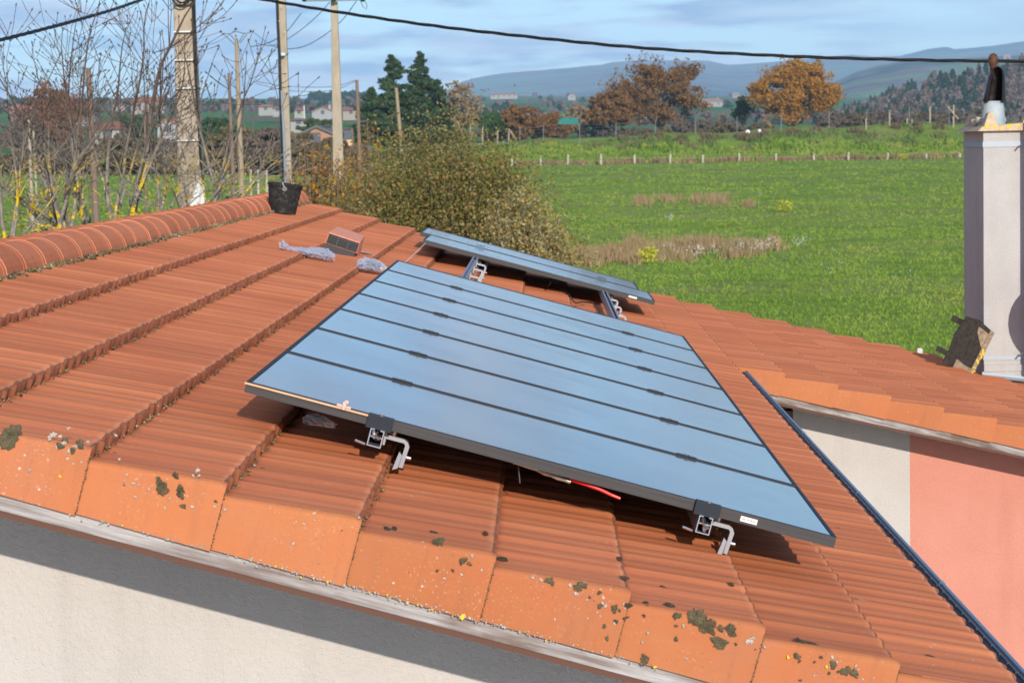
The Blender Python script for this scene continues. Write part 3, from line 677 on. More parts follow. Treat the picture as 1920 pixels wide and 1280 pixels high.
# back shell of a rotating cowl: three quarters of a cone, open away from the wind, with a finial
n = 20; V = []
for r, z in hood:
    for j in range(n+1): q = radians(-60)+radians(290)*j/n; V.append((fx+.004+z*.13+r*cos(q)*(.90 if cos(q) > 0 else .86), fy+r*sin(q), zc+.235+z*1.15))
mb.add(V, [(i*(n+1)+j, i*(n+1)+j+1, (i+1)*(n+1)+j+1, (i+1)*(n+1)+j) for i in range(len(hood)-1) for j in range(n)])
mb.tube([(fx+.006,fy,zc+.42),(fx-.006,fy,zc+.47),(fx-.010,fy,zc+.53)], [.026,.019,.017], 10)
mb.box((fx-.10, fy-.03, zc+.20), (fx-.05, fy+.03, zc+.262))
mb.tube([(fx-.085, fy-.05, zc+.25), (fx-.03, fy-.02, zc+.42)], .006, 6)
mb.build('chimney_cowl', M_COWL, CH)
mb = MB(); mb.lathe([(.003,-.01),(.024,.015),(.040,.058),(.040,.092),(.026,.122),(.0,.132)], 16, Matrix.Translation((fx-.004, fy, zc+.505)) @ Matrix.Rotation(radians(4),4,'Y')); mb.build('cowl_vane', mottled('rusty_bronze', (.05,.022,.015), (.13,.06,.03), 30, .6, .3, .003), CH, smooth=True)
# aerial mast and dish strapped to the chimney, mostly past the edge of the view
AER = empty('satellite_dish', (CX+.345, CY-.12, CB+.02), 'grey satellite dish on a mast strapped to the front of the chimney', 'dish')
mb = MB(); mb.tube([(0,0,.0),(0,0,2.3)], .026, 12); mb.build('mast', M_STRAP, AER)
for z_ in (ctop-.12, .17):
    mb = MB(); mb.tube([(.03,.06,z_),(0,-.03,z_+.01),(-.045,.02,z_),(-.075,.03,z_-.035)], .007, 6); mb.build('clamp', M_WIRE, AER)
zd = at(1900, 575, CY-.6).z-CB
mb = MB(); mb.tube([(0,0,zd),(.36,-.02,zd),(.36,-.42,zd)], .018, 8); mb.build('arm', M_STRAP, AER)
mb = MB(); mb.lathe([(.001,.09),(.14,.078),(.27,.045),(.38,.0),(.383,-.006)], 32, Matrix.Translation((.36,-.52,zd)) @ Matrix.Rotation(radians(-80),4,'X')); mb.build('dish_bowl', plain('dish_grey', (.45,.46,.47), .6), AER, smooth=True)

# leaning old chimney slab with broken lugs
sl = at(1800, 648, CY-.02)
SLM = Matrix.Translation((at(1790,695,CY-.03).x, CY-.05, at(1790,690,CY-.03).z)) @ Matrix.Rotation(radians(27),4,'Y') @ Matrix.Rotation(radians(-14),4,'Z')
SLAB = empty('chimney_slab', M=SLM, label='black weathered stone slab with lugs leaning against the foot of the chimney', cat='stone slab')
M_SLAB = mottled('blackened_stone', (.018,.016,.014), (.055,.048,.040), 30, .95, .7, .01)
mb = MB(); mb.prism([(-.12,0),(.125,0),(.135,.40),(.0,.44),(-.11,.42),(-.135,.25),(-.115,.12)], 'y', 0, .10); mb.build('slab', M_SLAB, SLAB)
mb = MB(); mb.box((-.21,.02,.335), (-.11,.09,.385)); mb.build('lug', M_SLAB, SLAB); mb = MB(); mb.box((-.21,.02,.060), (-.11,.09,.105)); mb.build('lug', M_SLAB, SLAB)
mb = MB(); mb.box((.118,-.012,.02), (.150,.11,.40)); mb.add([(-.02,-.004,0),(.12,-.004,0),(.12,-.004,.055),(.05,-.004,.06),(-.02,-.004,.075)], [(0,1,2,3,4)]); mb.add([(.03,-.004,.34),(.115,-.004,.24),(.12,-.004,.37),(.02,-.004,.39)], [(0,1,2,3)])
mb.build('broken_edge', mottled('broken_stone', (.16,.12,.08), (.40,.31,.21), 26, .95, .6, .01), SLAB)
mb = MB()
for q in range(16): p = Vector((rnd.uniform(.128,.148), -.013, rnd.uniform(.02,.24))); blob(mb, p, Vector((1,0,0)), Vector((0,0,1)), Vector((0,-1,0)), rnd.uniform(.004,.012), q)
mb.build('lichen_spot', M_LICHY, SLAB)
pb = at(1724, 660, P0.y+YF-.1)
mb = MB(); mb.box((-.022,-.03,-.03), (.022,.03,.030)); mb.box((-.018,-.026,.030), (.018,.026,.036)); o = mb.build('white_block', plain('pale_block', (.6,.58,.55), .8)); o.location = pb; tag(o, 'small pale block standing on the far roof edge left of the leaning slab', 'block')

# ------------------------------------------------------------------ solar panels
PL, PW, PT = 1.70, 1.00, .030
def panel_parts(root):
    mb = MB(); fw = .011
    mb.box((0,0,-PT), (PL,fw,0)); mb.box((0,PW-fw,-PT), (PL,PW,0)); mb.box((0,fw,-PT), (fw,PW-fw,0)); mb.box((PL-fw,fw,-PT), (PL,PW-fw,0))
    mb.box((.0,-.0012,-.0125), (PL,0,-.0105)); mb.box((.0,-.0015,-PT), (PL,0,-PT+.003))
    mb.cm = 1
    for a_, b_ in (((0,0),(PL,fw)),((0,PW-fw),(PL,PW)),((0,fw),(fw,PW-fw)),((PL-fw,fw),(PL,PW-fw))): mb.box((a_[0],a_[1],.0002), (b_[0],b_[1],.0010))
    mb.build('frame', [M_FRAME, M_NAVY], root)
    mb = MB(); mb.box((fw,fw,-.008), (PL-fw,PW-fw,-.0015)); mb.build('glass', M_GLASS, root)
    mb = MB(); mb.box((fw,fw,-.016), (PL-fw,PW-fw,-.0085)); mb.build('backsheet', plain('white_backsheet', (.05,.05,.055), .6), root)
def place_roof(o, s, y, h, rz=0): o.matrix_world = RM @ Matrix.Translation((s, y, h)) @ Matrix.Rotation(rz, 4, 'Z')
ordn = ['the nearest one, its front edge clamped to both rails', 'second from the camera', 'third from the camera', 'fourth and middle one from the camera', 'fifth from the camera', 'sixth from the camera', 'seventh and farthest, beside the bare rails']
proto = empty('solar_panel'); panel_parts(proto)
for i in range(9):
    p = proto if i == 0 else copy_tree(proto)
    if i < 7: place_roof(p, 0, i*1.02, 0); lab = 'solar panel of the large array, '+ordn[i]
    elif i == 7: place_roof(p, -.005, 10.38, -.01); lab = 'solar panel of the far pair, the nearer one'
    else: place_roof(p, -.075, 11.40, -.01); lab = 'solar panel of the far pair, at the very back'
    tag(p, lab, 'solar panel', 'solar panels in the large array' if i < 7 else 'far pair of solar panels')
def text_on(parent, body, size, M, mat, name='lettering'):
    cu = bpy.data.curves.new(name, 'FONT'); cu.body = body; cu.size = size; cu.align_x = 'CENTER'; cu.align_y = 'CENTER'; cu.extrude = .0002
    me = None; o = bpy.data.objects.new(name, cu); COL.objects.link(o)
    dg = bpy.context.evaluated_depsgraph_get(); me = bpy.data.meshes.new_from_object(o.evaluated_get(dg)); COL.objects.unlink(o); bpy.data.objects.remove(o)
    me.materials.clear(); me.materials.append(mat); q = bpy.data.objects.new(name, me); COL.objects.link(q); q.parent = parent; q.matrix_basis = M; return q
fr0 = [c for c in kids(proto) if c.name.startswith('frame')][0]
def sticker(fr, s):
    mb = MB(); mb.box((s-.024,-.0030,-.0235), (s+.024,-.0018,-.0085)); o = mb.build('sticker', M_WHITE, fr)
    text_on(fr, "REC-IP BOX", .0072, Matrix.Translation((s,-.0034,-.016)) @ Matrix.Rotation(radians(90),4,'X'), plain('sticker_ink', (.05,.03,.06), .7))
sticker(fr0, loc_ray(1411, 972, 0).x)
p8 = [o for o in bpy.data.objects if o.get('label') == 'solar panel of the far pair, the nearer one'][0]
f8 = [c for c in kids(p8) if c.name.startswith('frame')][0]; mb = MB(); x8 = loc_ray(1186, 553, -.02).x; mb.box((x8-.03,-.003,-.021), (x8+.03,-.0018,-.008)); mb.build('sticker', M_WHITE, f8)

# ------------------------------------------------------------------ rails with clamps and hooks
RS = [loc_ray(708, 795, 0).x, loc_ray(1335, 958, 0).x]
far = [loc_ray(893, 500, -.05).x, loc_ray(1152, 575, -.05).x]
RAILW, RAILH = .040, .050
def hook(root, s, y, flip=1):
    h = MB()
    a = s+RAILW/2
    h.prism([(a,-.048),(a+.056,-.048),(a+.068,-.054),(a+.075,-.066),(a+.071,HT+.002),(a+.060,HT+.002),(a+.063,-.065),(a+.058,-.059),(a,-.059)], 'y', y, y+.034)
    h.box((a, y+.002, -.078), (a+.006, y+.032, -.034))
    h.prism([(a+.044,HT-.010),(a+.058,HT-.002),(a+.061,-.094),(a+.051,-.086)], 'y', y+.003, y+.031)
    o = h.build('roof_hook', M_ALU, root)
    b = MB(); b.tube([(a+.072, y+.016, -.098), (a+.087, y+.016, -.098)], .0055, 8); b.build('bolt', M_STEEL, o); b = MB(); b.tube([(a+.022,y+.016,-.050),(a+.022,y+.016,-.036)], .008, 6); b.build('bolt', M_STEEL, o)
def end_clamp(root, s, y):
    mb = MB(); mb.box((s-.036, y-.024, -.034), (s+.036, y-.003, .0035)); mb.box((s-.036, y-.006, .0006), (s+.036, y+.011, .0038)); o = mb.build('end_clamp', M_BLK, root)
    b = MB(); b.tube([(s, y-.012, .003), (s, y-.012, .010)], .0065, 8); b.build('bolt', M_STEEL, o)
def mid_clamp(root, s, y):
    mb = MB(); mb.box((s-.033, y-.010, .0012), (s-.005, y+.010, .0055)); mb.box((s+.005, y-.010, .0012), (s+.033, y+.010, .0055)); mb.box((s-.005, y-.008, .0012), (s+.005, y+.008, .004)); o = mb.build('mid_clamp', M_BLK, root)
    b = MB(); b.tube([(s, y, .004), (s, y, .0095)], .0065, 8); b.build('bolt', M_STEEL, o)
labs = ['aluminium mounting rail on the ridge side, its end showing below the battened panel edge', 'aluminium mounting rail on the gutter side, its end showing beside the white sticker']
for i in range(2):
    rt = empty('mounting_rail', label=labs[i], cat='rail', group='rails under the solar panels', M=RM)
    s = RS[i]; y0, y1 = -.045, 12.3; mb = MB()
    # open C-section
    for a, b in (((s-RAILW/2,-RAILH-PT),(s+RAILW/2,-RAILH-PT+.003)), ((s-RAILW/2,-RAILH-PT+.003),(s-RAILW/2+.003,-PT-.001)), ((s+RAILW/2-.003,-RAILH-PT+.003),(s+RAILW/2,-PT-.001)), ((s-RAILW/2+.003,-PT-.004),(s-.008,-PT-.001)), ((s+.008,-PT-.004),(s+RAILW/2-.003,-PT-.001)), ((s-RAILW/2+.003,-PT-.024),(s+RAILW/2-.003,-PT-.021))):
        mb.box((a[0], y0, a[1]), (b[0], y1, b[1]))
    mb.build('rail_profile', M_ALU, rt)
    mb = MB()
    for q in range(5): mb = MB(); mb.tube([(s+rnd.uniform(-.012,.012), y0-.004, -PT-rnd.uniform(.006,.044)), (s+rnd.uniform(-.012,.012), y0+.02, -PT-rnd.uniform(.01,.04))], .0045, 6); mb.build('rail_bolt', M_STEEL, rt)
    end_clamp(rt, s, 0.0)
    for k in range(1, 7): mid_clamp(rt, s, k*1.02-.010)
    o_ = mid_clamp(rt, s, 11.39)
    for y in (.03, 1.1, 2.4, 4.2, 6.2, 7.45, 8.35, 9.2, 9.9, 11.2, 12.0): hook(rt, s, y)
    mb = MB(); mb.tube([(s-.055, -.02, -.078), (s-.025, -.02, -.082)], .004, 6); mb.build('loose_bolt', M_STEEL, rt)

# wooden batten tied to the front edge of the nearest panel
BT = empty('wooden_batten', M=RM, label='thin pale wooden batten tied along the front edge of the nearest panel', cat='batten')
b1 = loc_ray(727, 786, .004)
mb = MB(); mb.box((-.004,-.008,-.0065), (b1.x,-.0022,-.0015)); mb.build('lath', mottled('pale_wood', (.62,.36,.20), (.72,.46,.28), 20, .8, .3, .002, (1,10,10)), BT)
kx = loc_ray(646, 757, .01).x; mb = MB(); mb.tube([(kx,-.012,-.006),(kx+.002,-.012,.006),(kx-.001,-.010,.013),(kx+.004,-.010,.017),(kx+.010,-.010,.016)], [.005,.006,.005,.007,.005], 8); mb.tube([(kx-.02,-.006,.003),(kx+.02,-.006,.002)], .004, 6); mb.build('twine_knot', mottled('twine', (.55,.38,.30), (.75,.58,.48), 60, .95), BT)
# loose end of cable under the front edge
CBL = empty('cable_plug', M=RM, label='cable with metal connector and red tail hanging below the front edge of the nearest panel', cat='cable')
def L3(px, py, y): v = loc_rayY(px, py, y); return v
c0 = [L3(968, 868, .06), L3(985, 874, .05), L3(1012, 882, .04)]; mb = MB(); mb.tube(c0, .0035, 8); mb.build('thin_lead', plain('white_lead', (.7,.7,.68), .5), CBL)
mb = MB(); pts = [L3(1010+q*12, 881+q*4.3, .04) for q in range(6)]; mb.tube(pts, [.006,.009,.0065,.009,.0065,.007], 10); mb.build('connector', plain('clear_connector', (.45,.46,.44), .2, .6), CBL)
mb = MB(); mb.tube([L3(1068,898,.04), L3(1095,906,.03), L3(1125,917,.025), L3(1148,928,.02), L3(1163,934,.02)], [.0058,.0055,.005,.0045,.004], 10); mb.build('red_tail', plain('red_sheath', (.75,.03,.025), .35), CBL)
mb = MB(); mb.tube([L3(962,862,.03), L3(966,869,.03)], .005, 6); mb.build('yellow_mark', plain('yellow_tape', (.8,.5,.02), .5), CBL)
mb = MB(); mb.tube([L3(972,875,.08), L3(975,905,.10)], .002, 5); mb.build('zip_tail', M_WIRE, CBL)
# black cable lying on the tiles between the two arrays
mb = MB(); cp = [(1034,515,-.04),(1032,532,-.08),(1027,538,None),(1040,541,None),(1052,547,None),(1062,550,None),(1070,558,None),(1076,567,None),(1080,569,None),(1092,567,None),(1108,568,None),(1118,573,None),(1124,582,None),(1122,590,None)]
P = []
for x, y, h in cp:
    v = loc_ray(x, y, HT+.002 if h is None else h); P.append(v)
P2 = []
for a, b in zip(P[:-1], P[1:]):
    for q in range(4): P2.append(a.lerp(b, q/4))
mb.tube([RM @ (p+Vector((0,0,.004))) for p in P2], .0055, 6); o = mb.build('black_cable', M_CABLE); tag(o, 'thin black cable trailing over the tiles between the two groups of panels', 'cable')
# white string from the ridge side of the far pair
mb = MB(); a, b = loc_ray(802, 452, -.02), loc_ray(763, 489, HT+.01); mb.tube([RM @ a, RM @ b, RM @ loc_ray(748, 500, HT+.01)], .0022, 5); o = mb.build('string_line', M_WHITE); tag(o, 'thin white string stretched over the tiles beside the far panels', 'string')
# crumpled packing under the first panel
def crumple(name, a, b, wdt, hgt, mat, seed, parent=None, n=26, mrows=14, spikes=.25):
    r_ = np.random.default_rng(seed); a, b = Vector(a), Vector(b); d = b-a; ln = d.length; d.normalize(); side = Vector((0,0,1)).cross(d).normalized()
    V = []
    for i in range(n):
        f = i/(n-1); wd = wdt[int(min(f*(len(wdt)-1), len(wdt)-1.001))]; k = f*(len(wdt)-1); k0 = int(min(k, len(wdt)-2)); wd = wdt[k0]+(wdt[k0+1]-wdt[k0])*(k-k0)
        hd = hgt[k0]+(hgt[k0+1]-hgt[k0])*(k-k0)
        for j in range(mrows):
            q = 2*pi*j/mrows; sp = 1+spikes*r_.normal()
            V.append(a+d*(ln*f+r_.normal(0,.004))+side*(wd/2*cos(q)*sp)+Vector((0,0,max(hd*.5+hd*.5*sin(q)*(1+spikes*r_.normal()), .002))))
    F = [(i*mrows+j, i*mrows+(j+1)%mrows, (i+1)*mrows+(j+1)%mrows, (i+1)*mrows+j) for i in range(n-1) for j in range(mrows)]
    mb = MB(); mb.add(V, F); return mb.build(name, mat, parent)
def film_mat(name, tr=.72, c=(.50,.56,.68)):
    t = NT(name); t.fin(c, .12, 0, .9); tp = t.n('ShaderNodeBsdfTransparent'); ms = t.n('ShaderNodeMixShader'); fr = t.n('ShaderNodeLayerWeight'); fr.inputs[0].default_value = .35
    m_ = t.n('ShaderNodeMapRange'); m_.inputs[3].default_value = 1-tr; m_.inputs[4].default_value = 1.0; t.l(fr.outputs['Facing'], m_.inputs[0])
    t.l(m_.outputs[0], ms.inputs[0]); t.l(tp.outputs[0], ms.inputs[1]); t.l(t.b.outputs[0], ms.inputs[2]); t.l(ms.outputs[0], t.t.nodes['Material Output'].inputs[0]); return t.m
M_FILM = film_mat('clear_film')
PK = empty('packing_film', M=RM, label='scrap of crumpled clear film in the shade under the panel', cat='plastic film')
crumple('film', loc_ray(572, 796, HT+.02), loc_ray(622, 800, HT+.02), [.02,.06,.09,.07,.02], [.012,.024,.03,.022,.01], film_mat('grey_film', .3, (.6,.62,.66)), 4, PK, 18, 10)
# plastic bags
BG = empty('plastic_bag', M=RM, label='long clear plastic bag of hardware lying on the tiles left of the roof vent', cat='plastic bag', group='plastic bags on the roof')
pa, pb_ = loc_ray(524, 467, HT-.012), loc_ray(622, 491, HT-.012)
crumple('bag_film', pa, pb_, [.13,.07,.10,.13,.16,.19,.17], [.06,.03,.035,.045,.06,.07,.05], M_FILM, 5, BG, 34, 16, .16)
mb = MB(); mb.tube([pa.lerp(pb_,.35)+Vector((0,0,.02)), pa.lerp(pb_,.93)+Vector((0,0,.025))], .014, 8); mb.tube([pa.lerp(pb_,.5)+Vector((0,.03,.03)), pa.lerp(pb_,.97)+Vector((0,.02,.03))], .008, 8); mb.build('steel_hardware', plain('dull_steel', (.25,.30,.36), .4, .8), BG)
B2 = empty('plastic_bag', M=RM, label='small clear plastic bag of black clips beside the corner of the large array', cat='plastic bag', group='plastic bags on the roof')
qa, qb = loc_ray(674, 504, HT-.012), loc_ray(720, 512, HT-.012)
crumple('bag_film', qa, qb, [.05,.15,.19,.17,.10], [.03,.065,.075,.05,.02], M_FILM, 6, B2, 22, 16, .12)
mb = MB()
for q in range(9):
    p = qa.lerp(qb, rnd.uniform(.25,.7))+Vector((0, rnd.uniform(-.04,.04), rnd.uniform(.012,.05))); mb.box((-.018,-.008,-.010), (.018,.008,.010), Matrix.Translation(p) @ Matrix.Rotation(rnd.uniform(0,3),4,'Z') @ Matrix.Rotation(rnd.uniform(0,3),4,'X'))
mb.build('black_clips', M_BLACKP, B2)
mb = MB(); mb.box((-.04,-.003,0),(.04,.0,.03), Matrix.Translation(qb+Vector((-.02,-.05,.02))) @ Matrix.Rotation(.3,4,'Y')); mb.build('paper_tag', M_WHITE, B2)
# strip of galvanised metal by the vent
va, vb_ = loc_ray(652, 470, HT-.010), loc_ray(700, 478, HT-.004)
mb = MB(); d = (vb_-va).normalized(); sd = Vector((0,0,1)).cross(d)
V = []
for p, dz in ((va, .004), (va.lerp(vb_,.5), .012), (vb_, .006)):
    V += [p+sd*.022+Vector((0,0,dz)), p-sd*.022+Vector((0,0,dz)), p-sd*.022+Vector((0,0,dz-.004)), p+sd*.022+Vector((0,0,dz-.004))]
mb.add([RM @ v for v in V], [(0,1,5,4),(4,5,9,8),(1,2,6,5),(5,6,10,9),(3,0,4,7),(7,4,8,11),(0,3,2,1),(8,9,10,11),(3,7,6,2),(7,11,10,6)]); o = mb.build('metal_strip', plain('galvanised', (.42,.45,.44), .45, .5)); tag(o, 'short strip of galvanised metal lying on the tiles at the foot of the roof vent', 'metal strip')

# bucket on the ridge side
bk = loc_ray(529, 400, HT-.02); bw = RM @ Vector((bk.x, bk.y, HT-.014)); D = bw.y
kpx = D/FPX
tilt = Matrix.Rotation(radians(8), 4, 'Y') @ Matrix.Rotation(radians(2), 4, 'X')
BK = empty('bucket', M=Matrix.Translation(bw) @ tilt, label='dirty black rubber bucket standing on the tiles next to the ridge', cat='bucket')
r0, r1, hb = 25*kpx, 33*kpx, 54*kpx
M_BUCK = NT('dirty_rubber'); v = M_BUCK.coord(); n1 = M_BUCK.noise(v, 34, 6, .75); c = M_BUCK.ramp(n1, [(.50, (.014,.014,.014)), (.62, (.05,.05,.042)), (.70, (.18,.165,.12)), (.76, (.50,.46,.34))]); M_BUCK.bump(n1, .4, .003); M_BUCK = M_BUCK.fin(c, .75, 0, .3)
mb = MB(); mb.lathe([(0,0),(r0,0),(r0+.002,.005),(r1-.006,hb-.02),(r1,hb-.018),(r1+.004,hb-.004),(r1,hb),(r1-.006,hb-.003),(r1-.010,hb-.02),(r0-.004,.008),(0,.006)], 36); mb.build('bucket_shell', M_BUCK, BK, smooth=False)
mb = MB(); mb.lathe([(0,-.006),(.018,-.006),(.020,0),(.018,.012),(0,.012)], 14, Matrix.Translation((.012,-r1-.001,hb-.030)) @ Matrix.Rotation(radians(90),4,'X')); mb.build('handle_lug', plain('grey_plastic', (.14,.14,.14), .6), BK)
mb = MB(); pts = [(.012, -r1-.006, hb-.02), (-.01,-r1-.004,hb+.012), (.03,-r1*.55,hb+.028), (.035,0,hb+.030), (.03,r1*.6,hb+.024), (.012,r1+.004,hb-.02)]; mb.tube(pts, .0042, 7); mb.build('handle', plain('steel_handle', (.6,.6,.58), .4, .7), BK)

# ------------------------------------------------------------------ poles
def pole(name, pt_, pb, Y, wt, wb, mat, label, square=False, extra=None, dpth=None):
    """pt_, pb: pixel of axis at top and lower visible point; widths px"""
    A = at(*pt_, Y); B = at(*pb, Y); d = (B-A)
    gz = ground_z(B.x, Y); t = (gz-.3-A.z)/d.z; C = A+d*t; ra = wt/2*Y/FPX; rb = ra+(wb-wt)/2*Y/FPX*t
    root = empty(name, (C.x, C.y, gz), label, 'utility pole')
    mb = MB(); o = Vector((C.x, C.y, gz))
    if square:
        dp = dpth or .7
        V = [Vector((sx_*ra, sy*ra*dp, 0))+A-o for sx_, sy in ((-1,-1),(1,-1),(1,1),(-1,1))]+[Vector((sx_*rb, sy*rb*dp, 0))+C-o for sx_, sy in ((-1,-1),(1,-1),(1,1),(-1,1))]
        mb.add(V, [(0,1,2,3),(7,6,5,4),(4,5,1,0),(5,6,2,1),(6,7,3,2),(7,4,0,3)])
    else:
        mb.tube([C-o, A-o], [rb, ra], 14)
    po = mb.build('pole_shaft', mat, root)
    if square:
        bv = po.modifiers.new('bevel', 'BEVEL'); bv.width = .018; bv.segments = 2
    return root, A-o, C-o, o, ra, rb
# the large one, left
BP, A, C, o0, ra, rb = pole('concrete_pole', (343,-60), (360,380), 27, 36, 48, M_CONC, 'thick tapered concrete pole with black cables and white bands, behind the ridge', True)
def onp(x, y, Y=27, dy=-.16): p = at(x, y, Y+dy); return p-o0
for i, (y, xl, xr) in enumerate([(8,323,356),(60,325,358),(113,327,362),(166,329,367),(264,332,372)]):
    mb = MB(); p, q = onp(xl, y), onp(xr, y); 
    mb.box((p.x-.003, p.y+.02, p.z-.007), (q.x+.008, p.y+.38, p.z+.007)); mb.build('band', M_WHITE, BP)
    mb = MB(); a = onp(xr, y); mb.tube([a, a+Vector((.05,0,0))], .010, 6); mb.build('cable_clip', M_CABLE, BP)
mb = MB()
for dx in (0, 3.5): mb.tube([onp(362+dx-3, -60), onp(363+dx,60), onp(365+dx*.7,115), onp(368+dx*.3,170), onp(372+dx*.3,230), onp(376+dx*.3,300), onp(381,345), onp(384,420)], .011, 7)
mb.build('riser_cable', M_CABLE, BP)
mb = MB()
for cx_, cy_, rx, ry in ((338,-10,17,21),(340,-12,13,18),(345,-14,19,20)):
    mb.tube([onp(cx_+rx*cos(q), cy_+ry*sin(q), 27, -.20) for q in np.linspace(0, 2*pi, 22)], .009, 6)
mb.build('cable_coil', M_CABLE, BP)
mb = MB(); p = onp(352,345); q = onp(384,345); b_ = onp(356,430)
mb.add([onp(345,400,27,-.20), onp(384,400,27,-.20), onp(383,347,27,-.20), onp(372,338,27,-.20), onp(352,395,27,-.20)], [(0,1,2,3,4)]); mb.build('paint_patch', plain('whitish_paint', (.62,.62,.60), .8), BP)
PA, A, C, oA, ra, rb = pole('concrete_pole', (527,-30), (538,345), 56, 15, 20, M_CONC2, 'concrete pole with a grey conduit and black cable, rising just behind the bucket', True)
mb = MB(); f = lambda x, y: at(x, y, 55.75)-oA
mb.tube([f(519,-20), f(521,45), f(524,105), f(526,180), f(529,250), f(532,352)], .035, 8); mb.build('riser_cable', M_CABLE, PA)
mb = MB(); mb.tube([f(527,170), f(531,240), f(536,350)], .035, 8); mb.build('conduit', plain('grey_conduit', (.22,.26,.33), .6), PA)
mb = MB(); p = f(531,102); mb.box((p.x-.04,p.y-.04,p.z-.03), (p.x+.04,p.y,p.z+.03)); mb.build('pole_sign', plain('pale_blue_sign', (.40,.68,.88), .5), PA)
for x, y in ((528,12),(524,40),(533,60),(535,138),(536,171),(538,238),(539,305)): mb = MB(); p = f(x,y); mb.tube([p+Vector((0,-.04,0)), p], .012, 6); mb.build('pole_bolt', M_STEEL, PA)
PB_, A, C, oB, ra, rb = pole('concrete_pole', (626.5,2), (635,320), 60, 12.5, 20, M_CONC2, 'smooth pale concrete pole with an insulator cross arm at its top', True)
f = lambda x, y: at(x, y, 59.7)-oB
mb = MB(); mb.tube([f(572,1), f(684,-1)], .035, 6); mb.build('cross_arm', M_STRAP, PB_)
for x in (571,680,626): mb = MB(); p = f(x,-2); mb.lathe([(.0,-.08),(.05,-.07),(.075,-.02),(.05,.03),(.0,.09)], 10, Matrix.Translation(p)); mb.build('insulator', plain('green_glass', (.02,.06,.05), .3), PB_)
mb = MB(); mb.tube([f(x,y) for x,y in ((676,3),(681,14),(687,18),(688,10),(684,3))], .010, 6); mb.build('jumper_wire', M_WIRE, PB_)
pole('wooden_pole', (165.5,128), (181,420), 75, 9.5, 13.5, M_WOODP, 'brown wooden pole with a ragged top among the bare trees on the left')
P5, A, C, o5, ra, rb = pole('wooden_pole', (443,73), (452,320), 120, 6.5, 11, M_WOODL, 'pale wooden pole with a three insulator bracket, right of the thick concrete pole')
f = lambda x, y: at(x, y, 120)-o5
mb = MB()
for a, b in (((416,63),(431,64)),((431,64),(442,59)),((442,59),(457,63)),((457,63),(470,62)),((420,65),(441,85)),((430,64),(442,76)),((458,63),(447,80)),((463,65),(449,82))): mb.tube([f(*a), f(*b)], .022, 5)
mb.build('bracket', M_WIRE, P5)
for x, y in ((414,60),(442,55),(470,59)): mb = MB(); mb.lathe([(0,-.06),(.06,-.03),(.07,.02),(0,.08)], 8, Matrix.Translation(f(x,y))); mb.build('insulator', plain('dark_glass', (.02,.04,.05), .3), P5)
pole('wooden_pole', (429,137), (437,330), 105, 5.5, 8, M_WOODP, 'thin dark wooden pole beside the pale pole with the bracket')
pole('wooden_pole', (669,150), (675,300), 110, 6, 8, M_WOODP, 'greyish wooden pole standing left of the conifers')
pole('wooden_pole', (743,165), (753,280), 130, 6, 7, M_WOODL, 'pale leaning wooden pole in front of the conifers')
pole('wooden_pole', (271,198), (273,320), 95, 3.5, 4, M_WOODP, 'slender grey post between the bare trees and the thick concrete pole')
pole('concrete_pole', (54,225), (57,305), 115, 5, 6, M_CONC2, 'short grey post left of the white pipe in the thicket')
pole('concrete_pole', (62,235), (66,315), 112, 3.5, 4, M_CONC2, 'short white pipe post in the thicket at the far left')
pole('concrete_pole', (570,199), (571,222), 600, 1.7, 2, M_WHITE, 'white mast among the far roofs left of the cross arm pole')
# thick twisted overhead cable
def smooth_path(pts, n):
    P = np.array(pts, float); t = np.arange(len(P)); tt = np.linspace(0, len(P)-1, n); out_ = []
    for c in range(P.shape[1]):
        # Catmull-Rom
        p = np.concatenate([[2*P[0,c]-P[1,c]], P[:,c], [2*P[-1,c]-P[-2,c]]]); i = np.minimum(tt.astype(int), len(P)-2); f = tt-i
        a, b, c_, d = p[i], p[i+1], p[i+2], p[i+3]
        out_.append(.5*((2*b)+(-a+c_)*f+(2*a-5*b+4*c_-d)*f**2+(-a+3*b-3*c_+d)*f**3))
    return np.stack(out_, 1)
def twisted(name, pix, label, r=.0085, off=.0105, pitch=1.1, strands=3, n=420):
    path = smooth_path(pix, n); W_ = [at(*q) for q in path]; mb = MB(); ln = 0; L_ = [0]
    for a, b in zip(W_[:-1], W_[1:]): ln += (b-a).length; L_.append(ln)
    for s in range(strands):
        pts = []
        for p, l in zip(W_, L_): q = 2*pi*(l/pitch)+2*pi*s/strands; pts.append(p+Vector((0, cos(q), sin(q)))*off)
        mb.tube(pts, r, 5)
    return tag(mb.build(name, M_CABLE), label, 'cable')
twisted('overhead_cable', [(430,-12,27),(531,6,26.5),(640,24,26),(800,47,25.5),(960,66,25),(1190,89,24.6),(1440,104,24.4),(1680,112,24.2),(1920,115,24),(2200,112,23.8)], 'thick twisted black overhead cable crossing the whole sky from the poles to the chimney')
twisted('overhead_cable', [(-60,86,20),(0,75,21),(100,50,22.5),(200,22,24.5),(265,0,26),(325,-22,27)], 'short stretch of twisted black overhead cable at the top left corner', pitch=.6)
def wire(pix, label, r=.012, n=40):
    path = smooth_path(pix, n); mb = MB(); mb.tube([at(*q) for q in path], r, 4); return tag(mb.build('overhead_wire', M_WIRE), label, 'wire', 'thin wires strung between the poles')
wire([(470,88,70),(500,82,66),(535,62,63),(565,25,60)], 'thin sagging wire, the upper one left of the cross arm pole')
wire([(484,82,80),(510,86,74),(545,70,68),(590,35,62),(618,5,60)], 'thin sagging wire ending at the middle of the cross arm')
wire([(470,57,90),(515,88,80),(560,90,72),(600,72,66),(640,40,62),(668,3,60)], 'thin sagging wire ending at the right of the cross arm')
wire([(480,153,118),(540,162,116),(620,163,113),(667,151,110)], 'upper thin wire sagging to the top of the greyish wooden pole')
